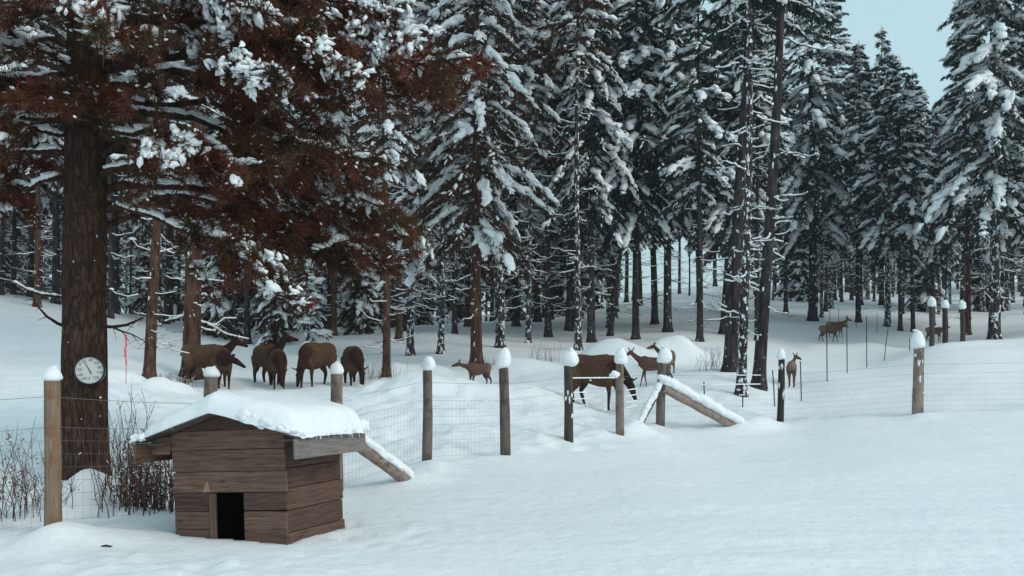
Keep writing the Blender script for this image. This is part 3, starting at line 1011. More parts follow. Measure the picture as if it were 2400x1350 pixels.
def near_branch(z, az, L, e0, droop, dens=1.0, snow=1.0):
    wb, nb, sb = MB(), MB(), MB()
    p0 = np.array([math.cos(az) * 0.18, math.sin(az) * 0.18, z])
    e0 += g.normal() * 0.12
    pts = curve_pts(p0, az + g.normal() * 0.12, L * g.uniform(0.8, 1.05), e0, droop, 9, g, 0.022)
    tube(wb, pts, np.linspace(0.020 + 0.010 * L, 0.008, 9), 6, 0)
    s = np.linspace(0, 1, 9)
    tips, dirs = [], []
    nsub = int(L * 9 * dens)
    for k in range(nsub):
        f = g.uniform(0.22, 1.0) ** 0.8
        b = np.array([np.interp(f, s, pts[:, i]) for i in range(3)])
        sub_az = az + g.choice([-1, 1]) * g.uniform(0.35, 1.1)
        sl_ = (0.35 + 0.30 * L * (1 - f)) * g.uniform(0.6, 1.3)
        q = curve_pts(b, sub_az, sl_, g.uniform(-0.35, 0.30), g.uniform(0.15, 0.8), 5, g, 0.02)
        tube(wb, q, np.linspace(0.011, 0.004, 5), 4, 0, cap=False)
        for _ in range(int(5 + 9 * sl_)):
            ft = g.uniform(0.2, 1.0)
            tp = np.array([np.interp(ft, np.linspace(0, 1, 5), q[:, i]) for i in range(3)])
            td = unit(np.array([math.cos(sub_az), math.sin(sub_az), 0]) + g.normal(size=3) * 0.55 + np.array([0, 0, -0.25]))
            e = tp + td * g.uniform(0.03, 0.16)
            tips.append(e)
            dirs.append(td)
    tips, dirs = np.array(tips), np.array(dirs)
    m = 20
    bi = np.repeat(np.arange(len(tips)), m)
    d = unit(dirs[bi] * 0.55 + g.normal(size=(len(bi), 3)) * 0.75)
    base = tips[bi] - dirs[bi] * g.uniform(0, 0.09, (len(bi), 1))
    blades(nb, base, d, g.uniform(0.10, 0.19, len(bi)), np.full(len(bi), 0.014), g)
    # snow: runs on the limb, clumps on some of the tufts
    ks = np.arange(0.12, 1.0, 0.07 / L)
    run = noise3(np.stack([ks * L * 1.1, np.full(len(ks), g.uniform(0, 99)), np.zeros(len(ks))], 1), 17)
    ks = ks[run > 0.22 - 0.3 * snow]
    if len(ks):
        c = np.stack([np.interp(ks, s, pts[:, i]) for i in range(3)], 1)
        r = g.uniform(0.028, 0.062, len(ks))
        lumps(sb, c + np.array([0, 0, 1.0]) * (r * 0.6)[:, None], unit(pts[-1] - pts[0]), np.stack([r * 1.9, r * 1.1, r * 0.85], 1), 2, 0.5, g=g)
    cl = noise3(tips * 1.25 + 40, 19)
    for t in np.where((cl > 0.20) & (g.uniform(size=len(tips)) < 0.34 * snow))[0]:
        k = g.integers(4, 11)
        r = g.uniform(0.012, 0.045, k)
        c = tips[t] + g.normal(size=(k, 3)) * np.array([0.045, 0.045, 0.05]) + np.array([0, 0, 0.01])
        lumps(sb, c, unit(dirs[t] + g.normal(size=(k, 3)) * 0.5 + np.array([0, 0, -0.6])), np.stack([r * g.uniform(1.2, 2.2, k), r * 1.0, r * 0.9], 1), 1 if k > 7 else 2, 0.9, g=g)
    sc_ = g.uniform(size=len(tips)) < 0.30 * snow
    if sc_.any():
        k = int(sc_.sum())
        r = g.uniform(0.007, 0.024, k)
        lumps(sb, tips[sc_] + np.array([0, 0, 0.02]), dirs[sc_], np.stack([r * g.uniform(1.2, 2.4, k), r, r * 0.8], 1), 1, 0.8, g=g)
    br = link('branch', wb.mesh('near_branch', M_BARK_NEAR), np_)
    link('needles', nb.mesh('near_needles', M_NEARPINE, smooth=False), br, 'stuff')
    link('snow_load', sb.mesh('near_snow', M_SNOW), br, 'stuff')


R_ = math.radians
for (z, az, L, e0, dr, dn, sn) in [
    (4.15, R_(-6), 3.9, 0.30, 0.42, 1.0, 1.0), (3.6, R_(14), 3.2, 0.22, 0.45, 1.0, 0.9), (3.9, R_(-22), 3.0, 0.20, 0.40, 1.0, 1.0), (4.7, R_(4), 4.2, 0.25, 0.40, 1.0, 1.0),
    (4.4, R_(-34), 2.4, 0.1, 0.30, 0.9, 1.0), (5.2, R_(-12), 3.6, 0.1, 0.30, 1.0, 1.1), (5.0, R_(26), 3.5, 0.2, 0.38, 1.0, 0.8), (5.7, R_(0), 3.8, 0.15, 0.30, 1.0, 1.0),
    (5.6, R_(-48), 2.2, 0.0, 0.30, 1.0, 1.0), (6.3, R_(-18), 3.4, 0.0, 0.30, 0.9, 1.0), (6.4, R_(16), 3.6, 0.1, 0.25, 0.9, 1.0), (3.3, R_(40), 2.6, 0.3, 0.4, 0.9, 0.7),
    (4.2, R_(184), 2.4, 0.1, 0.35, 1.0, 1.2), (4.6, R_(206), 2.2, 0.1, 0.40, 1.0, 1.3), (5.2, R_(172), 2.6, 0.1, 0.30, 1.0, 1.1), (5.5, R_(222), 1.9, 0.0, 0.30, 1.0, 1.0),
    (4.9, R_(150), 2.4, 0.1, 0.35, 1.0, 0.9), (6.2, R_(195), 2.6, 0.0, 0.25, 1.0, 1.0), (5.9, R_(255), 1.5, -0.1, 0.3, 1.0, 1.0), (5.0, R_(280), 1.3, -0.05, 0.25, 1.0, 0.9),
    (3.75, R_(2), 4.1, 0.28, 0.50, 1.0, 0.8), (3.45, R_(-12), 3.0, 0.25, 0.45, 1.0, 0.7), (4.3, R_(20), 4.3, 0.25, 0.42, 1.0, 0.7), (4.95, R_(-28), 3.4, 0.15, 0.35, 1.0, 1.0),
    (5.3, R_(8), 4.6, 0.15, 0.32, 1.0, 1.0), (5.9, R_(-8), 4.4, 0.1, 0.28, 1.0, 1.0), (6.6, R_(0), 4.2, 0.05, 0.25, 1.0, 1.0), (4.6, R_(-75), 1.6, 0.05, 0.3, 1.1, 0.9),
    (5.2, R_(-95), 1.5, 0.0, 0.3, 1.2, 0.9), (5.8, R_(-70), 1.8, 0.0, 0.3, 1.2, 0.9), (4.9, R_(-125), 1.5, 0.0, 0.3, 1.2, 0.9), (6.3, R_(-110), 1.7, -0.1, 0.3, 1.2, 0.9),
    (3.9, R_(168), 1.9, 0.15, 0.45, 1.0, 0.9), (4.4, R_(235), 1.8, 0.05, 0.35, 1.0, 1.2), (6.0, R_(180), 2.8, 0.0, 0.3, 1.0, 1.0), (5.0, R_(195), 2.7, 0.1, 0.35, 1.0, 1.0),
    (4.5, R_(75), 2.4, 0.15, 0.35, 0.8, 0.7), (5.6, R_(110), 2.6, 0.1, 0.3, 0.8, 0.7), (6.8, R_(-35), 2.6, -0.1, 0.25, 0.9, 1.0), (7.0, R_(230), 2.0, -0.1, 0.25, 0.9, 1.0),
]:
    near_branch(z, az, L, e0, dr, dn, sn)


def bare_branch(plist, r, snow):
    """bare limb through photo points at the trunk's distance"""
    wb, sb = MB(), MB()
    q = np.array([P(a, b, c) - np.array([TX, TY, TZ]) for a, b, c in plist])
    tube(wb, q, np.linspace(r, r * 0.35, len(q)), 6, 0)
    for k in range(1, len(q)):
        d = unit(q[k] - q[k - 1] + g.normal(size=3) * 0.25)
        tube(wb, np.array([q[k], q[k] + d * 0.06 + np.array([0, 0, -0.03]), q[k] + d * 0.13 + np.array([0, 0, -0.07])]), np.array([0.006, 0.004, 0.002]), 4, 0, cap=False)
    o = link('bare_branch', wb.mesh('bare_branch', M_BARK_NEAR), np_)
    if snow:
        t = np.linspace(0.05, 0.95, 24)
        c = np.stack([np.interp(t, np.linspace(0, 1, len(q)), q[:, i]) for i in range(3)], 1)
        rr = g.uniform(0.010, 0.022, 24)
        lumps(sb, c + np.array([0, 0, 1.0]) * (r * 0.7), np.array([1.0, 0, 0]), np.stack([rr * 2.2, rr, rr], 1), 2, 0.4, g=g)
        link('branch_snow', sb.mesh('branch_snow', M_SNOW), o, 'stuff')


bare_branch([(165, 700, 11), (130, 694, 10.9), (95, 690, 10.8), (60, 678, 10.7), (30, 660, 10.6)], 0.022, True)
bare_branch([(160, 768, 11), (135, 758, 10.85), (110, 742, 10.75), (92, 722, 10.7), (78, 702, 10.7)], 0.024, False)
bare_branch([(235, 765, 11), (265, 766, 10.9), (295, 762, 10.8), (320, 752, 10.7), (336, 744, 10.6)], 0.026, False)
bare_branch([(262, 766, 11), (285, 776, 10.9), (310, 784, 10.8), (340, 800, 10.7)], 0.014, False)

# thermometer hung on the trunk
TC = P(210, 868, 10.70)
tn_ = thing('thermometer', 'round white dial thermometer with black rim hung on the near pine trunk', 'thermometer', TC, R_(13))
rm = MB()
pr = [(0.0, 0.030), (0.155, 0.030), (0.170, 0.022), (0.176, 0.006), (0.176, -0.028), (0.150, -0.034), (0.0, -0.034)]
pr = [(0.158, 0.012), (0.160, 0.026), (0.170, 0.026), (0.177, 0.012), (0.177, -0.045), (0.0, -0.050)]
ang = np.linspace(0, 2 * np.pi, 48, endpoint=False)
V = np.array([[(r * math.cos(a), -d, r * math.sin(a)) for a in ang] for r, d in pr]).reshape(-1, 3)
i_ = np.arange(len(pr) - 1)[:, None] * 48
j_ = np.arange(48)[None]
rm.add(V, np.stack([i_ + j_, i_ + (j_ + 1) % 48, i_ + 48 + (j_ + 1) % 48, i_ + 48 + j_], -1).reshape(-1, 4))
link('rim', rm.mesh('rim', M_BLACK), tn_)
dm = MB()
V = np.vstack([[(0.160 * math.cos(a), -0.013, 0.160 * math.sin(a)) for a in ang], [(0, -0.013, 0)]])
dm.add(V, np.stack([np.arange(48), (np.arange(48) + 1) % 48, np.full(48, 48)], 1))
dial = link('dial', dm.mesh('dial', M_DIAL, smooth=False), tn_)
nm_ = MB()
dg = bpy.context.evaluated_depsgraph_get()


def text_mesh(s, size):
    cu = bpy.data.curves.new('numeral', 'FONT')
    cu.body = s
    cu.size = size
    cu.align_x = 'CENTER'
    cu.align_y = 'CENTER'
    cu.resolution_u = 2
    o = bpy.data.objects.new('numeral', cu)
    COL.objects.link(o)
    d_ = bpy.context.evaluated_depsgraph_get()
    me = bpy.data.meshes.new_from_object(o.evaluated_get(d_))
    bpy.data.objects.remove(o)
    v = np.array([x.co[:] for x in me.vertices])
    f = [list(p.vertices) for p in me.polygons]
    return v, f


for s, zx, zy in (('-60', 520, 985), ('-40', 430, 890), ('-20', 400, 752), ('0', 425, 615), ('20', 520, 535), ('40', 690, 508), ('60', 830, 578), ('80', 910, 695), ('100', 908, 822), ('120', 812, 965), ('F', 660, 985)):
    v, f = text_mesh(s, 0.052)
    ox, oz = (zx - 655) / 345 * 0.158, -(zy - 770) / 345 * 0.158
    v3 = np.stack([v[:, 0] + ox, np.full(len(v), -0.0146), v[:, 1] + oz], 1)
    base = nm_.n
    nm_.v.append(v3)
    nm_.n += len(v3)
    for q in f:
        for k in range(1, len(q) - 1):
            nm_.f.append(np.array([[q[0], q[k], q[k + 1]]]) + base)
            nm_.m.append(np.zeros(1, int))
for k in range(46):                                      # scale ticks
    a = R_(235) - R_(290) * k / 45
    l0 = 0.146 if k % 5 else 0.139
    c_, s_ = math.cos(a), math.sin(a)
    w = 0.0009
    nm_.add([(c_ * l0 - s_ * w, -0.0146, s_ * l0 + c_ * w), (c_ * 0.152 - s_ * w, -0.0146, s_ * 0.152 + c_ * w), (c_ * 0.152 + s_ * w, -0.0146, s_ * 0.152 - c_ * w), (c_ * l0 + s_ * w, -0.0146, s_ * l0 - c_ * w)], [[0, 1, 2, 3]])
link('numerals', nm_.mesh('numerals', M_INK, smooth=False), dial)
pm = MB()
a0, a1 = np.array([(705 - 655), 0, -(860 - 770)]) / 345 * 0.158, np.array([(550 - 655), 0, -(560 - 770)]) / 345 * 0.158
tube(pm, np.array([a0 + [0, -0.019, 0], (a0 * 0.6 + a1 * 0.4) + [0, -0.019, 0], a1 + [0, -0.019, 0]]), np.array([0.0065, 0.005, 0.0025]), 6)
link('pointer', pm.mesh('pointer', M_POINTER), tn_)

hm = MB()
tube(hm, np.array([[-0.02, -0.005, 0.165], [-0.012, -0.008, 0.20], [0.0, -0.010, 0.212], [0.012, -0.008, 0.20], [0.02, -0.005, 0.165]]), np.full(5, 0.004), 5)
link('hanger', hm.mesh('hanger', M_BLACK), tn_)

# ------------------------------------------------------------------ wire fence
POSTS = [  # photo column, wood top row, base row, distance, wood width px, cap w px, cap h px, cap shift, material, label
    (-985, 880, 1440, 5.9, 50, 0, 0, 0, M_POST_GREY, None),
    (127, 893, 1268, 8.4, 37, 40, 33, 0, M_POST_TAN, 'tan post with orange knots in front of the near pine'),
    (491, 884, 1200, 10.0, 32, 34, 26, 0, M_POST_GREY, 'grey post poking up behind the left slope of the dog house roof'),
    (791, 877, 1160, 11.9, 29, 30, 28, 0, M_POST_GREY, 'grey post directly behind the right end of the dog house'),
    (1000, 868, 1100, 13.9, 23, 30, 34, 3, M_POST_GREY, 'post with a long dark knot streak, right of the dog house brace'),
    (1183, 862, 1072, 15.2, 24, 32, 46, 2, M_POST_GREY, 'thick grey post with a tall snow cap left of the dark post'),
    (1332, 857, 1040, 17.5, 21, 36, 38, 6, M_POST_DARK, 'dark rough post with white snow spots at the rump of the big elk'),
    (1453, 853, 1022, 19.0, 19, 29, 36, 2, M_POST_GREY, 'grey post in front of the neck of the big grazing elk'),
    (1549, 850, 1016, 20.5, 20, 33, 36, 5, M_POST_GREY, 'corner post held by two snow covered log braces'),
    (1830, 842, 994, 22.0, 15, 19, 24, 1, M_POST_DARK, 'dark snow dotted post beside the deer seen from behind'),
    (2152, 815, 980, 20.8, 24, 32, 40, -3, M_POST_GREY, 'grey lichen covered post with an egg shaped snow cap'),
    (2560, 810, 975, 20.5, 24, 32, 38, 0, M_POST_GREY, None),
]
fence = thing('wire_fence', 'wooden post and wire mesh fence from the near pine to the corner and across', 'fence')
g = np.random.default_rng(9)
PB = []
for (px, ty, by, Y, wpx, cw, ch, sh, m, lab) in POSTS:
    b, t = P(px, by, Y), P(px, ty, Y)
    r = wpx / F * Y / 2
    gzb = gz(b[0], b[1])
    h = t[2] - gzb
    mb = MB()
    K = 15
    zz = np.linspace(-0.45, h, K)
    ph = g.uniform(0, 6, 4)
    rough = 0.10 if m is M_POST_DARK else 0.045
    nn = 16
    an = np.linspace(0, 2 * np.pi, nn, endpoint=False)
    Zg, Ag = np.meshgrid(zz, an, indexing='ij')
    rr = r * (1.06 - 0.10 * (Zg / h)) * (1 + rough * noise3(np.stack([np.cos(Ag) * 1.2 + ph[0], np.sin(Ag) * 1.2 + ph[1], Zg * 3.0], -1), 41) + 0.02 * np.sin(Ag * 2 + ph[2]))
    lx = 0.012 * np.sin(Zg * 1.7 + ph[3]) + (-0.025 * Zg if px == 127 else 0.008 * Zg * np.sin(ph[0]))
    V = np.stack([np.cos(Ag) * rr + lx, np.sin(Ag) * rr, Zg], -1).reshape(-1, 3)
    ix = np.arange(K - 1)[:, None] * nn
    jx = np.arange(nn)[None]
    mb.add(V, np.stack([ix + jx, ix + (jx + 1) % nn, ix + nn + (jx + 1) % nn, ix + nn + jx], -1).reshape(-1, 4))
    mb.add(np.vstack([V[-nn:], [[lx[-1, 0], 0, h + 0.004]]]), np.stack([np.arange(nn), (np.arange(nn) + 1) % nn, np.full(nn, nn)], 1))
    po = link('wooden_post', mb.mesh('wooden_post', m), fence, loc=(b[0], b[1], gzb), label=lab)
    PB.append((b[0], b[1], gzb, h, r))
    if cw:
        sm = MB()
        cwr, chh = cw / F * Y / 2, ch / F * Y
        v, f = ICO[4]
        q = v * (1 + 0.30 * noise3(v * 1.5 + g.uniform(0, 50, 3), 43)[:, None] + 0.03 * noise3(v * 5 + 9, 44)[:, None])
        zt = q[:, 2]
        rr0 = np.sqrt(q[:, 0] ** 2 + q[:, 1] ** 2) + 1e-6
        want = np.clip(1 - np.clip(np.abs(zt), 0, 1) ** 2.3, 0.0, 1) ** 0.45 * (1 - 0.12 * np.clip(zt, 0, 1))
        egg = np.where(np.abs(zt) < 0.97, want / np.clip(rr0 / (1 + 0.10 * noise3(v * 1.6 + 3, 43)), 0.2, None), 1.0) * 1.08
        egg = egg * (1 + 0.10 * noise3(v * 1.3 + g.uniform(0, 50, 3), 47))
        V = np.stack([q[:, 0] * cwr * egg + lx[-1, 0] + (sh + g.normal() * 1.5) / F * Y + zt * cwr * g.normal() * 0.12, q[:, 1] * cwr * 0.95 * egg, np.where(zt > 0, h + chh * 0.28 + zt * chh * 0.72, h + chh * 0.28 + zt * (chh * 0.36))], 1)
        sm.add(V, f)
        link('snow_cap', sm.mesh('snow_cap', M_SNOW), po)
    if m is M_POST_DARK or px == 2152:
        sm = MB()
        for _ in range(6 if px != 2152 else 7):
            a = g.uniform(3.6, 5.8)
            z = g.uniform(0.05, h * 0.95)
            lumps(sm, np.array([math.cos(a) * r * 0.98, math.sin(a) * r * 0.98, z]), np.array([0, 0, 1.0]), np.array([g.uniform(0.012, 0.07), g.uniform(0.010, 0.035), 0.02]), 3, 0.8, g=g)
        link('snow_spots', sm.mesh('snow_spots', M_SNOW), po, 'stuff')

wires = MB()
wsnow = MB()


def wire(a, b, r, sag=0.0, n=7):
    t = np.linspace(0, 1, n)[:, None]
    p = a + (b - a) * t
    p[:, 2] -= sag * 4 * (t * (1 - t))[:, 0]
    tube(wires, p, np.full(n, r), 4, 0, cap=False)
    return p


for k in range(len(PB) - 1):
    (x0, y0, z0, h0, r0), (x1, y1, z1, h1, r1) = PB[k], PB[k + 1]
    d = np.array([x1 - x0, y1 - y0])
    Ld = np.linalg.norm(d)
    off = np.array([-d[1], d[0]]) / Ld * 0.5
    ox, oy = off * (r0 + r1)                              # wires are stapled to the far side
    A = lambda h: np.array([x0 + ox, y0 + oy, z0 + h])
    B = lambda h: np.array([x1 + ox, y1 + oy, z1 + h])
    right = k >= 8
    wire(A(1.22 if not right else 1.15), B(1.22 if not right else 1.15), 0.0024, 0.015)
    mesh_top = 0.93
    hs = np.linspace(0.04, mesh_top, 8)
    for h in hs:
        wire(A(h), B(h), 0.0013 if h < mesh_top else 0.0019, 0.008)
    nv = int(Ld / 0.085)
    for q in range(1, nv):
        t = q / nv
        c = A(0) * (1 - t) + B(0) * t
        tube(wires, np.array([c + [0, 0, 0.0], c + [0, 0, mesh_top]]), np.array([0.0009, 0.0009]), 3, 0, cap=False)
link('wire_mesh', wires.mesh('wire_mesh', M_WIRE, smooth=False), fence, 'stuff')


def snow_on_wire(k, h, t0, t1, r):
    (x0, y0, z0, h0, r0), (x1, y1, z1, h1, r1) = PB[k], PB[k + 1]
    t = np.linspace(t0, t1, max(4, int((t1 - t0) * 60)))[:, None]
    p = np.array([x0, y0, z0 + h]) * (1 - t) + np.array([x1, y1, z1 + h]) * t
    tube(wsnow, p, r * g.uniform(0.7, 1.2, len(p)), 5)


snow_on_wire(6, 1.22, 0.0, 0.95, 0.015)
snow_on_wire(6, 0.93, 0.25, 0.32, 0.02)
for h in (0.80, 0.67, 0.55, 0.93):
    snow_on_wire(6, h, 0.08, 0.36, 0.012)
    snow_on_wire(6, h, 0.66, 0.72, 0.012)
    snow_on_wire(7, h, 0.12, 0.40, 0.013)
snow_on_wire(8, 1.15, 0.45, 0.82, 0.011)
snow_on_wire(8, 0.93, 0.40, 0.82, 0.015)
for _ in range(46):
    k = g.integers(3, 10)
    t0 = g.uniform(0.05, 0.9)
    snow_on_wire(k, g.choice([1.17, 0.93, 0.8, 0.67, 0.3]), t0, t0 + g.uniform(0.01, 0.06), g.uniform(0.007, 0.013))
lumps(wsnow, P(1440, 880, 18.85), np.array([1.0, 0, 0]), np.array([0.10, 0.07, 0.09]), 3, 0.4)
link('wire_snow', wsnow.mesh('wire_snow', M_SNOW), fence, 'stuff')


def brace(p0, p1, r, snow_r, lab, s0=0.02, s1=1.0):
    lb, sb = MB(), MB()
    p0, p1 = np.array(p0), np.array(p1)
    t = np.linspace(0, 1, 12)[:, None]
    c = p0 + (p1 - p0) * t
    tube(lb, c, r * (1 + 0.08 * g.normal(size=12)), 12, 0)
    o = link('brace_log', lb.mesh('brace_log', M_LOG), fence, label=lab)
    tt = np.linspace(s0, s1, 46)
    c = p0 + (p1 - p0) * tt[:, None]
    rr = snow_r * (0.85 + 0.35 * g.uniform(size=46))
    lumps(sb, c + np.array([0, 0, 1.0]) * (r + rr * 0.55)[:, None] + g.normal(size=(46, 3)) * 0.01, unit(p1 - p0), np.stack([rr * 1.6, rr * 0.95, rr * 0.9], 1), 3, 0.22, g=g)
    link('snow_load', sb.mesh('brace_snow', M_SNOW), o, 'stuff')


brace((PB[3][0] + 0.05, PB[3][1] - 0.12, PB[3][2] + 0.80), (P(955, 1128, 12.3)), 0.075, 0.075, 'snow topped brace log leaning out behind the dog house')
brace((PB[8][0] + 0.03, PB[8][1] - 0.15, PB[8][2] + 0.86), P(1728, 1004, 20.9), 0.095, 0.14, 'thick brace log buried in snow, sloping down to the right')
brace((PB[8][0] - 0.06, PB[8][1] - 0.15, PB[8][2] + 0.82), P(1492, 1012, 19.9), 0.055, 0.075, 'thin brace log sloping down to the left under snow')

# thin steel posts beyond, and three capped posts by the wood


def steel_post(name, px0, py0, px1, py1, Y, label, group):
    b, t = P(px1, py1, Y), P(px0, py0, Y)
    z = gz(b[0], b[1])
    o = thing(name, label, 'post', (b[0], b[1], z), 0, group)
    h = t[2] - b[2]
    mb = MB()
    dx = t[0] - b[0]
    tube(mb, np.array([[0, 0, -0.3], [dx * 0.5, 0, h * 0.5], [dx, 0, h]]), np.array([[0.024, 0.008]] * 3), 4)
    link('stake', mb.mesh('stake', M_TPOST, smooth=False), o)
    m2 = MB()
    tube(m2, np.array([[0, 0.012, -0.3], [dx * 0.5, 0.012, h * 0.5], [dx, 0.012, h]]), np.array([[0.006, 0.016]] * 3), 4)
    link('stem_rib', m2.mesh('stem_rib', M_TPOST, smooth=False), o)
    return o


for (a, b_, c_, d_, Y, lab) in [
    (1650, 868, 1652, 930, 22.6, 'short thin steel post left of the trio of trunks'),
    (1741, 918, 1741, 957, 23.0, 'steel post stub at the foot of the white plastered trunk'),
    (1811, 855, 1817, 940, 23.6, 'thin slanting steel post just left of the dark snow dotted post'),
    (1876, 832, 1879, 926, 24.6, 'thin steel post just right of the deer seen from behind'),
    (1938, 773, 1939, 893, 27.0, 'steel post below the rear legs of the two distant deer'),
    (1985, 745, 1986, 880, 29.0, 'tall steel post at the noses of the two distant deer'),
    (2031, 742, 2032, 862, 32.0, 'tall upright steel post next to the slanting one'),
    (2083, 762, 2071, 847, 35.0, 'steel post leaning over to the right in open snow'),
    (2132, 800, 2132, 828, 36.0, 'small steel post tip left of the egg shaped snow cap')]:
    steel_post('steel_post', a, b_, c_, d_, Y, lab, 'thin steel posts in the open snow')
for (px, ty, by) in [(1893, 728, 752), (1910, 722, 757), (1927, 722, 758), (1945, 718, 760), (1966, 722, 763), (2007, 738, 770), (2056, 735, 782)]:
    x, y, z = hit(px, by, 38.0)
    steel_post('steel_post', px, ty, px, by, y, 'faint steel post in the far row at the edge of the wood', 'far row of steel posts')

for (px, ty, by, Y, w, lab) in [(2184, 718, 812, 33.0, 12, 'black snow capped post, leftmost of the three by the wood'), (2215, 722, 800, 35.0, 12, 'black snow capped post in the middle of the three by the wood'), (2256, 724, 799, 36.0, 11, 'black snow capped post, rightmost of the three by the wood')]:
    b, t = P(px, by, Y), P(px, ty, Y)
    z = gz(b[0], b[1])
    h = t[2] - z
    o = thing('fence_post', lab, 'post', (b[0], b[1], z), 0, 'three capped posts by the wood')
    r = w / F * Y / 2
    mb = MB()
    zz = np.linspace(-0.3, h, 8)
    tube(mb, np.stack([0.01 * np.sin(zz * 3), 0 * zz, zz], 1), r * (1 + 0.06 * g.normal(size=8)), 10)
    link('shaft', mb.mesh('shaft', M_POST_DARK), o)
    sm = MB()
    lumps(sm, np.array([0, 0, h + 0.09]), np.array([1.0, 0, 0]), np.array([r * 1.5, r * 1.5, 0.25]), 3, 0.2)
    link('snow_cap', sm.mesh('snow_cap', M_SNOW), o)

# ------------------------------------------------------------------ dog house
HW, HD = 1.244, 0.98
house = thing('dog_house', 'weathered plank dog house with a thick snow load on its gable roof', 'dog house', (-2.03, 8.09, -0.02))
house.rotation_euler = (Matrix.Rotation(R_(-19), 3, 'Z') @ Matrix.Rotation(R_(-2.0), 3, 'X') @ Matrix.Rotation(R_(-3.3), 3, 'Y')).to_euler()
# local: x from -HW (left corner) to 0 (right corner), y depth, z up
g = np.random.default_rng(12)


def plank(parent, lo, hi, m=M_PLANK, name='plank', axis=0, bev=0.005, label=None):
    lo, hi = np.array(lo, float), np.array(hi, float)
    c = (lo + hi) / 2
    mb = MB()
    hs = (hi - lo) / 2
    if axis == 1:                                        # length runs along local y: turn so that the grain follows
        hs = hs[[1, 0, 2]]
    elif axis == 2:
        hs = hs[[2, 1, 0]]
    box(mb, -hs, hs, 0, bev)
    o = link(name, mb.mesh(name, m, smooth=False), parent, loc=c, label=label)
    if axis == 0 and name == 'plank' and bev > 0.001:
        o.rotation_euler = (0, g.normal() * 0.0035, g.normal() * 0.002)
    if axis == 1:
        o.rotation_euler = (0, 0, math.pi / 2)
    elif axis == 2:
        o.rotation_euler = (0, -math.pi / 2, 0)
    return o


def holder(name, parent):
    o = bpy.data.objects.new(name, None)
    COL.objects.link(o)
    o.parent = parent
    return o


PK, EV = 1.25, 0.985                                     # ridge and eave heights
CXL = -HW / 2
HALF = HW / 2 + 0.262


def roof_z(x):
    return PK - (PK - EV) * abs(x - CXL) / HALF


fw = holder('front_wall', house)
T = 0.026
rows = [(0.496, 0.688), (0.693, 0.893)]
for i, (a, b_) in enumerate(rows):
    plank(fw, (-HW - 0.012 * i, -T - 0.003 * i, a), (0.004 - 0.006 * i, -0.003 * i, b_))


def gable_plank(z0, z1, y):
    """a board whose top follows the roof slope"""
    mb = MB()
    xs = [CXL - HW / 2 - 0.02, CXL + HW / 2 - 0.004]
    prof = [(xs[0], z0), (xs[1], z0)]
    zl, zr = min(z1, roof_z(xs[0]) - 0.012), min(z1, roof_z(xs[1]) - 0.012)
    prof.append((xs[1], zr))
    if z1 < PK - 0.02:
        k = HALF * (PK - 0.012 - z1) / (PK - EV)
        if zr < z1 and k < HW / 2:
            prof += [(CXL + k, z1), (CXL - k, z1)]
    else:
        prof.append((CXL, PK - 0.012))
    prof.append((xs[0], zl))
    c = np.array([CXL, y, (z0 + z1) / 2])
    pr_ = np.array(prof)
    n = len(pr_)
    V = np.vstack([np.stack([pr_[:, 0], np.full(n, y - T), pr_[:, 1]], 1), np.stack([pr_[:, 0], np.full(n, y), pr_[:, 1]], 1)]) - c
    for k in range(1, n - 1):
        mb.add(V[[0, k, k + 1]], [[0, 1, 2]])
        mb.add(V[[n, n + k + 1, n + k]], [[0, 1, 2]])
    for k in range(n):
        mb.add(V[[k, n + k, n + (k + 1) % n, (k + 1) % n]], [[0, 1, 2, 3]])
    link('plank', mb.mesh('plank', M_PLANK, smooth=False), fw, loc=c)


gable_plank(0.988, 1.25, HD)
gable_plank(0.898, 1.072, -0.004)
gable_plank(1.077, 1.25, -0.001)
for (a, b_) in ((-0.22, 0.150), (0.154, 0.318), (0.322, 0.490)):
    plank(fw, (-HW + 0.004, -T - g.uniform(0, 0.004), a), (-HW + 0.40, -g.uniform(0, 0.003), b_))
    plank(fw, (-HW + 0.785, -T - g.uniform(0, 0.004), a + g.uniform(-0.01, 0.01)), (0.002, -g.uniform(0, 0.003), b_))
plank(fw, (-HW + 0.404, -T - 0.010, -0.22), (-HW + 0.474, -0.004, 0.488), name='door_post', axis=2)
mb = MB()                                                # wedge of bare wood above the doorway
mb.add([(-HW + 0.33, -T - 0.004, 0.50), (-HW + 0.42, -T - 0.004, 0.50), (-HW + 0.385, -T - 0.004, 0.605), (-HW + 0.33, -T + 0.01, 0.50), (-HW + 0.42, -T + 0.01, 0.50), (-HW + 0.385, -T + 0.01, 0.605)],
       [[0, 1, 2], [3, 5, 4], [0, 2, 5], [0, 5, 3], [1, 4, 5], [1, 5, 2], [0, 3, 4], [0, 4, 1]])
M_WEDGE = mat('split_wood', (0.30, 0.20, 0.14), 0.9, 0.1)[0]
link('wood_splinter', mb.mesh('wood_splinter', M_WEDGE, smooth=False), fw)

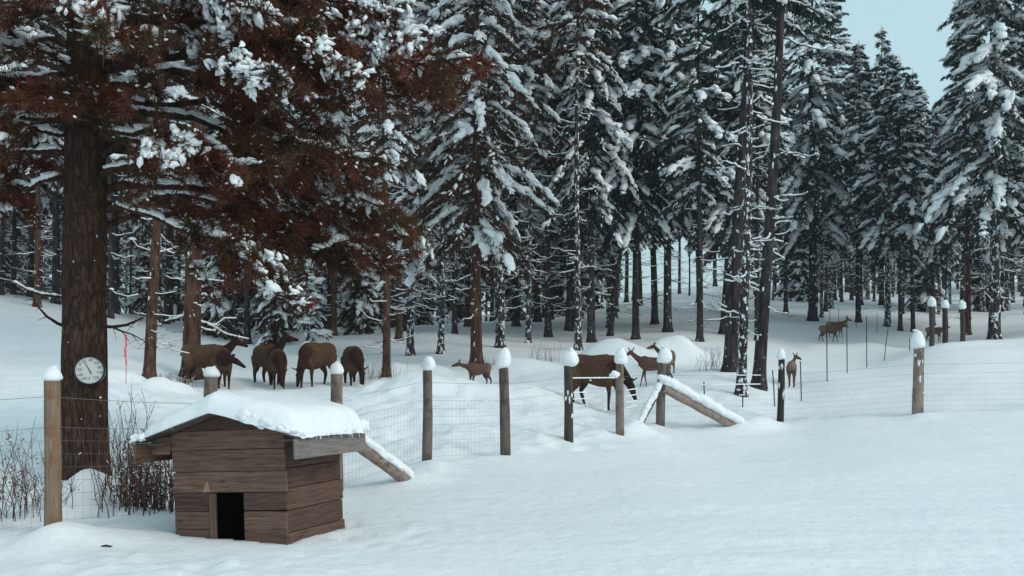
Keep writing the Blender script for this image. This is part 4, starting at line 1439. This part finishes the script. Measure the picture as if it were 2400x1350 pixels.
sw = holder('side_wall', house)
for (a, b_, e) in ((0.712, 1.052, 0.965), (0.524, 0.706, 0.955), (0.322, 0.519, 1.0), (0.118, 0.317, 0.985), (-0.22, 0.113, 1.01)):
    dx = g.uniform(-0.004, 0.004)
    plank(sw, (-0.026 + dx, 0.004, a), (dx, e, b_), axis=1)
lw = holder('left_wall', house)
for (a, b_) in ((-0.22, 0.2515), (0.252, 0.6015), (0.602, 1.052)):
    plank(lw, (-HW, 0.004, a), (-HW + 0.026, HD, b_), M_INNER_SHADE, axis=1, bev=0.0003)
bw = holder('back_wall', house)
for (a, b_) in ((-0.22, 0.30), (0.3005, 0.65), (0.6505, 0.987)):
    plank(bw, (-HW + 0.028, HD - 0.026, a), (-0.03, HD, b_), M_INNER_SHADE, bev=0.0003)
plank(house, (-HW + 0.028, 0.0, -0.16), (-0.028, HD - 0.028, -0.07), M_FLOOR_SHADE, 'floor_board')

rf = holder('roof', house)
Y0, Y1 = -0.25, 1.01
for sgn, nm in ((-1, 'roof_board'), (1, 'roof_board')):
    for k in range(3):
        f0, f1 = k / 3, (k + 1) / 3 - 0.006
        xa, xb = CXL + sgn * HALF * f0, CXL + sgn * HALF * f1
        za, zb = roof_z(xa), roof_z(xb)
        mb = MB()
        V = np.array([(xa, Y0, za), (xb, Y0, zb), (xb, Y1, zb), (xa, Y1, za), (xa, Y0, za + 0.018), (xb, Y0, zb + 0.018), (xb, Y1, zb + 0.018), (xa, Y1, za + 0.018)])
        fs = np.array([[0, 1, 2, 3], [4, 7, 6, 5], [0, 4, 5, 1], [1, 5, 6, 2], [2, 6, 7, 3], [3, 7, 4, 0]])
        mb.add(V, fs if sgn < 0 else fs[:, ::-1])
        link(nm, mb.mesh(nm, M_ROOFWOOD, smooth=False), rf)
for sgn in (-1, 1):
    x = CXL + sgn * (HALF - 0.012)
    plank(rf, (x - 0.012, Y0 - 0.01, EV - 0.185), (x + 0.012, Y1 + 0.02, EV - 0.004), M_FASCIA if sgn > 0 else M_PLANK, 'fascia_board', 1)
    plank(rf, (min(CXL + sgn * HW / 2, x - sgn * 0.014), Y0 + 0.12, EV - 0.03), (max(CXL + sgn * HW / 2, x - sgn * 0.014), Y0 + 0.15, EV - 0.004), M_ROOFWOOD, 'rafter')

plank(rf, (CXL - HALF + 0.026, -0.052, EV - 0.120), (CXL - HW / 2 - 0.02, -0.030, EV + 0.050), M_PLANK, 'soffit_board')

# snow on the roof
n1, n2 = 110, 96
U, Vv = np.meshgrid(np.sin(np.linspace(-1.57, 1.57, n1)), np.sin(np.linspace(-1.57, 1.57, n2)), indexing='ij')
cheb = np.maximum(np.abs(U), np.abs(Vv))
pn = (np.abs(U) ** 16 + np.abs(Vv) ** 16) ** (1 / 16)
k = np.where(pn > 1e-6, cheb / np.maximum(pn, 1e-6), 1)
S, D = U * k, Vv * k                                     # rounded rectangle
Rr = (np.abs(S) ** 7 + np.abs(D) ** 7) ** (1 / 7)
ed = noise2(S * 3, D * 3, 1.4, 1.4, 50)
ed2 = noise2(S * 8, D * 8, 1.3, 1.3, 51)
xx = CXL + 0.012 + S * (HALF + 0.040 + Rr ** 6 * (0.022 * ed + 0.006 * ed2))
yy = (Y0 + Y1) / 2 + D * ((Y1 - Y0) / 2 + 0.036 + Rr ** 6 * (0.028 * ed + 0.008 * ed2))
thick = 0.180 + 0.065 * np.clip(S, -1, 1) + 0.015 * noise2(S * 2, D * 2, 1, 1, 52)
base_z = np.array([PK + 0.018]) - (PK - EV) * np.abs(S) ** 1.0
smooth_z = PK - 0.03 - (PK - EV) * (np.sqrt(S ** 2 + 0.05) - 0.10)
top_z = np.maximum(smooth_z, base_z) + thick * np.clip(1 - Rr ** 11, 0, 1) ** 0.5 + 0.010 * ed2 * Rr ** 3 + 0.008 * noise2(S * 5, D * 5, 1, 1, 53)
rim_drop = Rr ** 10 * (0.016 + 0.014 * np.clip(ed2 + ed, -0.6, 1)) 
top_z = np.maximum(top_z, base_z + 0.004) - rim_drop * np.clip((Rr - 0.9) / 0.1, 0, 1)
bot_z = np.where(Rr > 0.9995, top_z, np.minimum(base_z - 0.014, top_z - 0.012))
sm = MB()
ix = (np.arange(n1 - 1)[:, None] * n2 + np.arange(n2 - 1)[None]).ravel()
fq = np.stack([ix, ix + n2, ix + n2 + 1, ix + 1], 1)
sm.add(np.stack([xx, yy, top_z], -1).reshape(-1, 3), fq)
sm.add(np.stack([xx, yy, bot_z], -1).reshape(-1, 3), fq[:, ::-1])
rim = []
for a in np.sort(g.uniform(-0.97, 1.0, 24)):                    # soft lumps along the eave edge and the front edge
    rim.append((CXL + HALF + 0.028, (Y0 + Y1) / 2 + a * 0.62, EV + 0.030, 1))
for a in g.uniform(0.02, 0.99, 24):
    rim.append((CXL + a * HALF, Y0 - 0.015, roof_z(CXL + a * HALF) + 0.035, 0))
for a in g.uniform(-0.98, -0.1, 12):
    rim.append((CXL + a * HALF, Y0 - 0.008, roof_z(CXL + a * HALF) + 0.030, 2))
for a in g.uniform(-0.99, 0.9, 22):
    rim.append((CXL - HALF - 0.0, (Y0 + Y1) / 2 + a * 0.62, EV + 0.022, 3))
for x, y, z, t in rim:
    if g.uniform() < 0.25:
        continue
    r = g.uniform(0.012, 0.06) * (0.6 if t == 2 else 0.8 if t == 3 else 1)
    lumps(sm, np.array([x + (0.012 if t == 3 else -0.018) + g.normal() * 0.01, y + 0.026 + g.normal() * 0.012, z + 0.012 + g.normal() * 0.014]), np.array([0, 1.0, 0]) if t in (1, 3) else np.array([1.0, 0, -0.2]), np.array([r * g.uniform(1.0, 1.9), r, r * g.uniform(0.8, 1.3)]), 3, 0.5, g=g)
rs = link('roof_snow', sm.mesh('roof_snow', M_ROOFSNOW), house)
for a in np.sort(g.uniform(-0.93, 0.99, 13)):                   # icicles under the eave
    L = g.uniform(0.015, 0.06) * (2.0 if a > 0.96 else 1)
    im = MB()
    tube(im, np.array([[0, 0, 0.02], [0, 0, -L * 0.5], [0.002, 0, -L]]), np.array([0.0065, 0.004, 0.001]), 6)
    link('icicle', im.mesh('icicle', M_ICE), rs, loc=(CXL + HALF + 0.03, (Y0 + Y1) / 2 + a * 0.63 + g.normal() * 0.01, EV + 0.01))

# ------------------------------------------------------------------ animals
EB, EN, EL, ER = (0.086, 0.047, 0.030), (0.030, 0.014, 0.011), (0.032, 0.018, 0.014), (0.135, 0.088, 0.058)
DB, DN, DL, DR = (0.105, 0.060, 0.046), (0.090, 0.052, 0.042), (0.115, 0.075, 0.058), (0.22, 0.16, 0.12)


def dirv(pitch, yaw):
    return np.array([math.cos(pitch) * math.cos(yaw), math.cos(pitch) * math.sin(yaw), math.sin(pitch)])


def animal(name, label, px, py, Y, yaw, s, kind='elk', neck=(55, 0), head=(-20, 0), legs=(0, 0, 0, 0), sink=0.13, group=None, tail_up=False, neck_len=None):
    """px, py: where the feet stand in the photograph; yaw 0 looks to the picture's right, -90 at the camera"""
    elk = kind == 'elk'
    x, y = (px - CX) / F * Y, Y
    z = gz(x, y) - sink * s
    o = thing(name, label, 'elk' if elk else 'deer', (x, y, z), R_(yaw), group)
    mb = MB()
    kd = []
    cB, cN, cL, cR = (EB, EN, EL, ER) if elk else (DB, DN, DL, DR)
    bd = np.array([1.18, 1.32]) if elk else np.array([0.95, 0.98])
    th = 1.12 if elk else 0.86                             # stoutness
    lg = 1.0 if elk else 0.86

    def seg(pts, rads, cols, n=12):
        pts = np.array(pts, float)
        rads = np.array(rads, float)
        K = 4 * (len(pts) - 1) + 1
        t = np.linspace(0, 1, len(pts))
        tt = np.linspace(0, 1, K)
        q = np.stack([np.interp(tt, t, pts[:, i]) for i in range(3)], 1)
        r = np.stack([np.interp(tt, t, rads[:, i]) for i in range(rads.shape[1])], 1) if rads.ndim == 2 else np.interp(tt, t, rads)
        for _ in range(2):
            q[1:-1] = (q[:-2] + 2 * q[1:-1] + q[2:]) / 4
        tube(mb, q * s, r * s, n)
        rm_ = r if r.ndim == 1 else r.mean(1)
        cc = np.array(cols, float)
        cc = np.stack([np.interp(tt, np.linspace(0, 1, len(cc)), cc[:, i]) for i in range(3)], 1) if cc.ndim == 2 else np.repeat(cc[None], K, 0)
        for a, b_, c_ in zip(q, rm_, cc):
            kd.append((a * s, b_ * s, c_))

    # trunk of the body: deep chest, tucked belly, rounded croup
    seg([(-0.84, 0, 1.10), (-0.74, 0, 1.13), (-0.55, 0, 1.12), (-0.25, 0, 1.07), (0.08, 0, 1.03), (0.36, 0, 1.04), (0.56, 0, 1.10), (0.72, 0, 1.14)],
        np.array([(0.09, 0.12), (0.19, 0.24), (0.235, 0.275), (0.245, 0.285), (0.265, 0.325), (0.245, 0.335), (0.20, 0.27), (0.12, 0.16)]) * bd,
        [cR, cR, cB, cB, cB, cB, cN, cN], 16)
    seg([(0.30, 0, 1.28), (0.45, 0, 1.33), (0.58, 0, 1.28)], [0.10 * th, 0.12 * th, 0.10 * th], [cB, cB, cN], 10)
    # neck and head
    npi, nya = R_(neck[0]), R_(neck[1])
    nl = neck_len or 0.66
    b0 = np.array([0.52, 0, 1.14])
    b1 = b0 + dirv(npi * 0.75, nya * 0.5) * nl * 0.5
    b2 = b1 + dirv(npi, nya) * nl * 0.55
    seg([b0, b1, b2], np.array([(0.16, 0.24), (0.105, 0.155), (0.078, 0.105)]) * th, [cN, cN, cN])
    hd = dirv(R_(head[0]), R_(head[1]))
    hl = 0.50 if elk else 0.44
    h0 = b2 + np.array([0, 0, 0.03])
    seg([h0 - hd * 0.06, h0 + hd * hl * 0.25, h0 + hd * hl * 0.62, h0 + hd * hl * 0.93, h0 + hd * hl],
        np.array([(0.070, 0.085), (0.092, 0.112), (0.060, 0.075), (0.046, 0.055), (0.030, 0.035)]), [cN, cN, cN, tuple(v * 0.6 for v in cN), tuple(v * 0.35 for v in cN)], 10)
    side = unit(np.cross(np.array([0, 0, 1.0]), hd))
    upv = unit(np.cross(hd, side))
    for k in (-1, 1):                                     # ears
        er = h0 + side * k * 0.06 + upv * 0.05 - hd * 0.02
        el = 0.21 if elk else 0.25
        ed_ = unit(side * k * 0.75 + upv * 0.85 - hd * 0.30)
        seg([er, er + ed_ * el * 0.5, er + ed_ * el], np.array([(0.03, 0.022), (0.052, 0.024), (0.014, 0.012)]), [cN, tuple(v * 0.75 for v in cN), tuple(v * 0.6 for v in cN)], 8)
    # legs: front pair, hind pair
    for i, k in enumerate((-1, 1)):
        dx = legs[i]
        seg([(0.46, 0.13 * k * th, 1.02), (0.44, 0.155 * k * th, 0.76), (0.48 + dx * 0.45, 0.14 * k * th, 0.45), (0.46 + dx * 0.9, 0.135 * k * th, 0.13), (0.485 + dx, 0.135 * k * th, 0.0)],
            np.array([0.15, 0.098, 0.052, 0.034, 0.046]) * lg, [cB, cB, cL, cL, tuple(v * 0.4 for v in cL)], 10)
        dx = legs[i + 2]
        seg([(-0.58, 0.12 * k * th, 1.08), (-0.52, 0.15 * k * th, 0.80), (-0.56 + dx * 0.2, 0.145 * k * th, 0.66), (-0.74 + dx * 0.6, 0.13 * k * th, 0.50), (-0.67 + dx * 0.95, 0.13 * k * th, 0.13), (-0.64 + dx, 0.13 * k * th, 0.0)],
            np.array([0.20, 0.155, 0.105, 0.060, 0.036, 0.047]) * lg, [cR, cB, cB, cL, cL, tuple(v * 0.4 for v in cL)], 10)
    tp = np.array([-0.86, 0, 1.20])
    tdv = np.array([-0.12, 0, 0.26]) if tail_up else np.array([-0.06, 0, -0.16])
    seg([tp + [0.06, 0, 0], tp + tdv * 0.5, tp + tdv], [0.045, 0.04, 0.018], [cR, cR, cR], 8)
    me = mb.mesh('raw', M_FUR)
    ob = bpy.data.objects.new('raw', me)
    COL.objects.link(ob)
    md = ob.modifiers.new('r', 'REMESH')
    md.mode = 'VOXEL'
    md.voxel_size = (0.026 if elk else 0.020) * max(s, 0.7)
    ms = ob.modifiers.new('s', 'SMOOTH')
    ms.factor = 0.5
    ms.iterations = 3
    d_ = bpy.context.evaluated_depsgraph_get()
    body = bpy.data.meshes.new_from_object(ob.evaluated_get(d_))
    bpy.data.objects.remove(ob)
    body.name = name + '_body'
    tree_ = kdtree.KDTree(len(kd))
    for i, (p, r, c_) in enumerate(kd):
        tree_.insert(Vector(p), i)
    tree_.balance()
    col = np.ones((len(body.vertices), 4))
    for i, v in enumerate(body.vertices):
        w, a = 0, np.zeros(3)
        for (co, ki, dist) in tree_.find_n(v.co, 8):
            dd = max(0.0, dist - kd[ki][1] * 0.9) + 0.012
            k = 1 / dd ** 2
            w += k
            a = a + k * np.array(kd[ki][2])
        c_ = a / w
        if not elk and 0.66 * s < v.co.z < 0.86 * s and -0.4 * s < v.co.x < 0.35 * s:
            c_ = c_ * 1.45                               # paler belly
        col[i, :3] = c_
    at = body.color_attributes.new('fur', 'FLOAT_COLOR', 'POINT')
    at.data.foreach_set('color', col.ravel())
    body.polygons.foreach_set('use_smooth', np.ones(len(body.polygons), bool))
    if not body.materials:
        body.materials.append(M_FUR)
    link('body', body, o)
    for k in (-1, 1):
        em = MB()
        c_ = (h0 + hd * hl * 0.27 + side * k * 0.082 + upv * 0.045) * s
        em.add(ICO[1][0] * 0.017 * s + c_, ICO[1][1])
        link('eye', em.mesh('eye', M_EYE), o)
    return o


EG = 'elk herd in the snowy clearing'
DG = 'small deer in the snowy clearing'
animal('elk', 'brown elk in profile with its neck raised, rump against the thick trunk', 484, 906, 27.0, -4, 0.90, neck_len=0.58, neck=(46, 0), head=(-22, 0), legs=(0.02, -0.1, 0.0, 0.12), group=EG)
animal('elk', 'young elk under the neck of the profile elk, head low and turned right', 521, 907, 26.2, -66, 0.88, neck=(-12, 34), head=(-34, 72), neck_len=0.5, legs=(0.0, 0.08, 0, 0.1), group=EG)
animal('elk', 'dark elk with upright ears looking right over a grazing one', 628, 903, 27.6, -50, 0.94, neck=(56, 22), head=(-12, 44), legs=(0.05, -0.05, 0.0, 0.10), group=EG)
animal('elk', 'elk grazing with its face in the snow in front of the one with upright ears', 651, 905, 26.8, -70, 0.86, neck=(-56, 8), head=(-78, 0), legs=(0.0, 0.06, 0, 0.05), group=EG)
animal('elk', 'tan elk standing alone in the herd, rump towards the right, head hidden low', 742, 905, 27.2, 245, 0.98, neck=(-70, 4), head=(-76, 0), legs=(0.1, -0.05, 0.1, -0.12), group=EG)
animal('elk', 'elk seen from the front, grazing behind the grey post at the dog house roof', 828, 904, 27.4, -70, 0.94, neck=(-50, 16), head=(-78, 10), legs=(0.0, 0.08, 0, 0.06), group=EG)
animal('elk', 'largest elk, grazing close behind the fence with a dark head beside the grey post', 1400, 960, 23.0, -38, 0.98, neck=(-50, 4), head=(-70, 10), legs=(-0.03, 0.16, 0.02, 0.18), group=EG, sink=0.02, neck_len=0.60)
animal('deer', 'reddish deer facing left between two fence posts, head stretched forward', 1122, 905, 27.5, 224, 0.59, 'deer', neck=(16, -22), head=(-18, -42), legs=(0.0, 0.1, 0.05, -0.08), group=DG, sink=0.10)
animal('deer', 'deer walking left past the corner post with its ears spread wide', 1534, 908, 25.0, 170, 0.61, 'deer', neck=(42, 14), head=(-22, 50), legs=(0.18, -0.1, -0.12, 0.14), group=DG, sink=0.03)
animal('deer', 'dark deer with only head and rump showing round a snow cap, by the mound', 1562, 884, 28.6, 104, 0.60, 'deer', neck=(44, 44), head=(-16, 74), group=DG, sink=0.22)
animal('deer', 'deer seen from behind beside the dark snow dotted post', 1856, 905, 27.0, 70, 0.58, 'deer', neck=(44, -18), head=(-20, -50), legs=(0.0, 0.05, -0.03, 0.05), group=DG, sink=0.03)
animal('deer', 'distant deer walking right in front of another on the far slope', 1944, 801, 48.0, 4, 0.68, 'deer', neck=(22, 0), head=(-22, 0), legs=(0.15, -0.15, 0.12, -0.1), group=DG, sink=0.05)
animal('deer', 'distant deer half hidden behind the one walking right', 1958, 797, 49.5, 12, 0.68, 'deer', neck=(42, 0), head=(-18, -10), legs=(0.1, -0.1, 0.1, -0.1), group=DG, sink=0.05)
animal('deer', 'tiny far deer standing between the black capped posts', 2190, 797, 49.0, 6, 0.60, 'deer', neck=(30, 0), head=(-20, 0), group=DG, sink=0.05)

# ------------------------------------------------------------------ shrubs, weeds, marker, twig


def shrub(name, label, cat, px, Y, n, hmin, hmax, spread, seed, twigs=5, rad=0.0055, leaves=0, group=None, snow=0):
    g = np.random.default_rng(seed)
    x = (px - CX) / F * Y
    o = thing(name, label, cat, (x, Y, gz(x, Y) - 0.03), 0, group)
    wb, lb, sb = MB(), MB(), MB()
    for _ in range(n):
        a = g.uniform(0, 6.28)
        b = np.array([g.normal() * spread * 0.35, g.normal() * spread * 0.25, -0.05])
        h = g.uniform(hmin, hmax)
        lean = g.uniform(0.05, 0.5) * spread
        K = 6
        s = np.linspace(0, 1, K)
        p = np.stack([b[0] + math.cos(a) * lean * s ** 1.4 * h, b[1] + math.sin(a) * lean * 0.8 * s ** 1.4 * h, h * s - 0.05], 1)
        p[1:] += g.normal(size=(K - 1, 3)) * 0.018 * h
        tube(wb, p, np.linspace(rad, rad * 0.35, K), 4, 0, cap=False)
        for _ in range(twigs):
            f = g.uniform(0.25, 0.95)
            q = np.array([np.interp(f, s, p[:, i]) for i in range(3)])
            az = g.uniform(0, 6.28)
            L = g.uniform(0.12, 0.32) * h * (1.2 - f)
            d = np.array([math.cos(az) * 0.7, math.sin(az) * 0.7, g.uniform(0.2, 1.0)])
            tube(wb, np.array([q, q + d * L * 0.5, q + d * L + [0, 0, 0.02]]), np.array([rad * 0.5, rad * 0.4, rad * 0.2]), 3, 0, cap=False)
            if leaves and g.uniform() < leaves:
                for _ in range(4):
                    c = q + d * L * g.uniform(0.2, 1) + g.normal(size=3) * 0.02
                    u, w = unit(g.normal(size=3)) * 0.018, unit(g.normal(size=3)) * 0.010
                    lb.add([c, c + u + w, c + 2 * u, c + u - w], [[0, 1, 2, 3]])
            if snow and g.uniform() < snow:
                lumps(sb, q + d * L * 0.6 + [0, 0, 0.01], d, np.array([0.022, 0.012, 0.010]), 1, 0.4, g=g)
    link('stems', wb.mesh('stems', M_STEM), o, 'stuff')
    if lb.n:
        link('dead_leaves', lb.mesh('dead_leaves', M_DEADLEAF, smooth=False), o, 'stuff')
    if sb.n:
        link('twig_snow', sb.mesh('twig_snow', M_SNOW), o, 'stuff')
    return o


shrub('shrub', 'bare reddish shrub with dense stems between the near pine and the dog house', 'shrub', 345, 9.75, 120, 0.35, 0.95, 0.62, 60, 6, 0.006, 0.45, snow=0.12)
shrub('shrub', 'tall thin bare shrub stems just right of the near pine trunk', 'shrub', 282, 10.0, 30, 0.7, 1.5, 0.55, 61, 9, 0.005, 0.05, snow=0.10)
shrub('shrub', 'bare twiggy shrub left of the tan post', 'shrub', 66, 9.7, 40, 0.35, 1.15, 0.62, 62, 8, 0.005, 0.2, snow=0.12)
shrub('weed', 'low brown brush heap between the two brown trunks', 'weeds', 392, 24.2, 60, 0.15, 0.40, 1.1, 63, 4, 0.008, 0.4, snow=0.3)
shrub('weed', 'dry weeds at the foot of the slender lone trunk', 'weeds', 892, 27.8, 46, 0.25, 0.75, 0.9, 64, 4, 0.005, 0)
shrub('weed', 'clump of dry weed stalks behind the snow mounds above the tall capped post', 'weeds', 1262, 31.8, 34, 0.45, 0.95, 0.9, 65, 1, 0.006, 0)
shrub('weed', 'thin weeds at the snow bank left of the trio of trunks', 'weeds', 1668, 28.5, 40, 0.3, 0.9, 1.0, 66, 4, 0.005, 0)
shrub('weed', 'low weeds below the thick brown middle trunk', 'weeds', 1135, 32.0, 40, 0.2, 0.6, 1.0, 67, 4, 0.006, 0.2)

pb = P(295, 905, 22.0)
zz = gz(pb[0], pb[1])
mk = thing('marker_stake', 'thin bright pink flagging stake on the snow slope right of the near pine', 'marker', (pb[0], pb[1], zz))
mb = MB()
Hm = P(293, 780, 22.0)[2] - zz
tube(mb, np.array([[0, 0, -0.2], [0.01, 0, Hm * 0.5], [-0.02, 0, Hm]]), np.array([0.010, 0.010, 0.008]), 6)
link('rod', mb.mesh('rod', M_PINK), mk)
mb = MB()
for (z0, L, dx) in ((Hm * 0.98, 0.30, 0.02), (Hm * 0.74, 0.28, -0.015), (Hm * 0.50, 0.16, 0.02)):
    p = np.array([[0.0, -0.012, z0], [dx, -0.03, z0 - L * 0.4], [dx * 0.4, -0.02, z0 - L * 0.7], [dx * 1.4, -0.025, z0 - L]])
    for k in range(3):
        w = 0.022
        mb.add([p[k] + [-w, 0, 0], p[k] + [w, 0.006, 0], p[k + 1] + [w, 0, 0], p[k + 1] + [-w, 0.006, 0]], [[0, 1, 2, 3]])
link('tape', mb.mesh('tape', M_PINK), mk)

x, y, z = hit(247, 1284, 6.0, 12.0)
tw = MB()
tube(tw, np.array([[-0.04, 0, 0.012], [0.0, 0.006, 0.018], [0.045, 0, 0.012], [0.06, 0.01, 0.010]]), np.array([0.005, 0.009, 0.007, 0.003]), 6)
o = link('twig', tw.mesh('twig', M_BARK_NEAR), loc=(x, y, z))
o['label'] = 'short dark twig lying on the snow in front of the tan post'
o['category'] = 'twig'

# ------------------------------------------------------------------ thin winter haze
hz = bpy.data.materials.new('haze')
hz.use_nodes = True
hn = hz.node_tree
hn.nodes.remove(hn.nodes['Principled BSDF'])
pv = hn.nodes.new('ShaderNodeVolumePrincipled')
pv.inputs['Color'].default_value = (0.85, 0.93, 1.0, 1)
pv.inputs['Density'].default_value = 0.0006
hn.links.new(pv.outputs[0], hn.nodes['Material Output'].inputs['Volume'])
allz = ZZ.max()
lo, hi = np.array((-9900.0, -45.0, float(ZZ.min()) - 1.0)), np.array((9900.0, 705.0, float(allz) + 34.0))
V = np.array([(x, y, z) for x in (lo[0], hi[0]) for y in (lo[1], hi[1]) for z in (lo[2], hi[2])])
hb = MB()
hb.add(V, [[0, 1, 3, 2], [4, 6, 7, 5], [0, 4, 5, 1], [2, 3, 7, 6], [0, 2, 6, 4], [1, 5, 7, 3]])
link('haze', hb.mesh('haze', hz, smooth=False), kind='stuff')
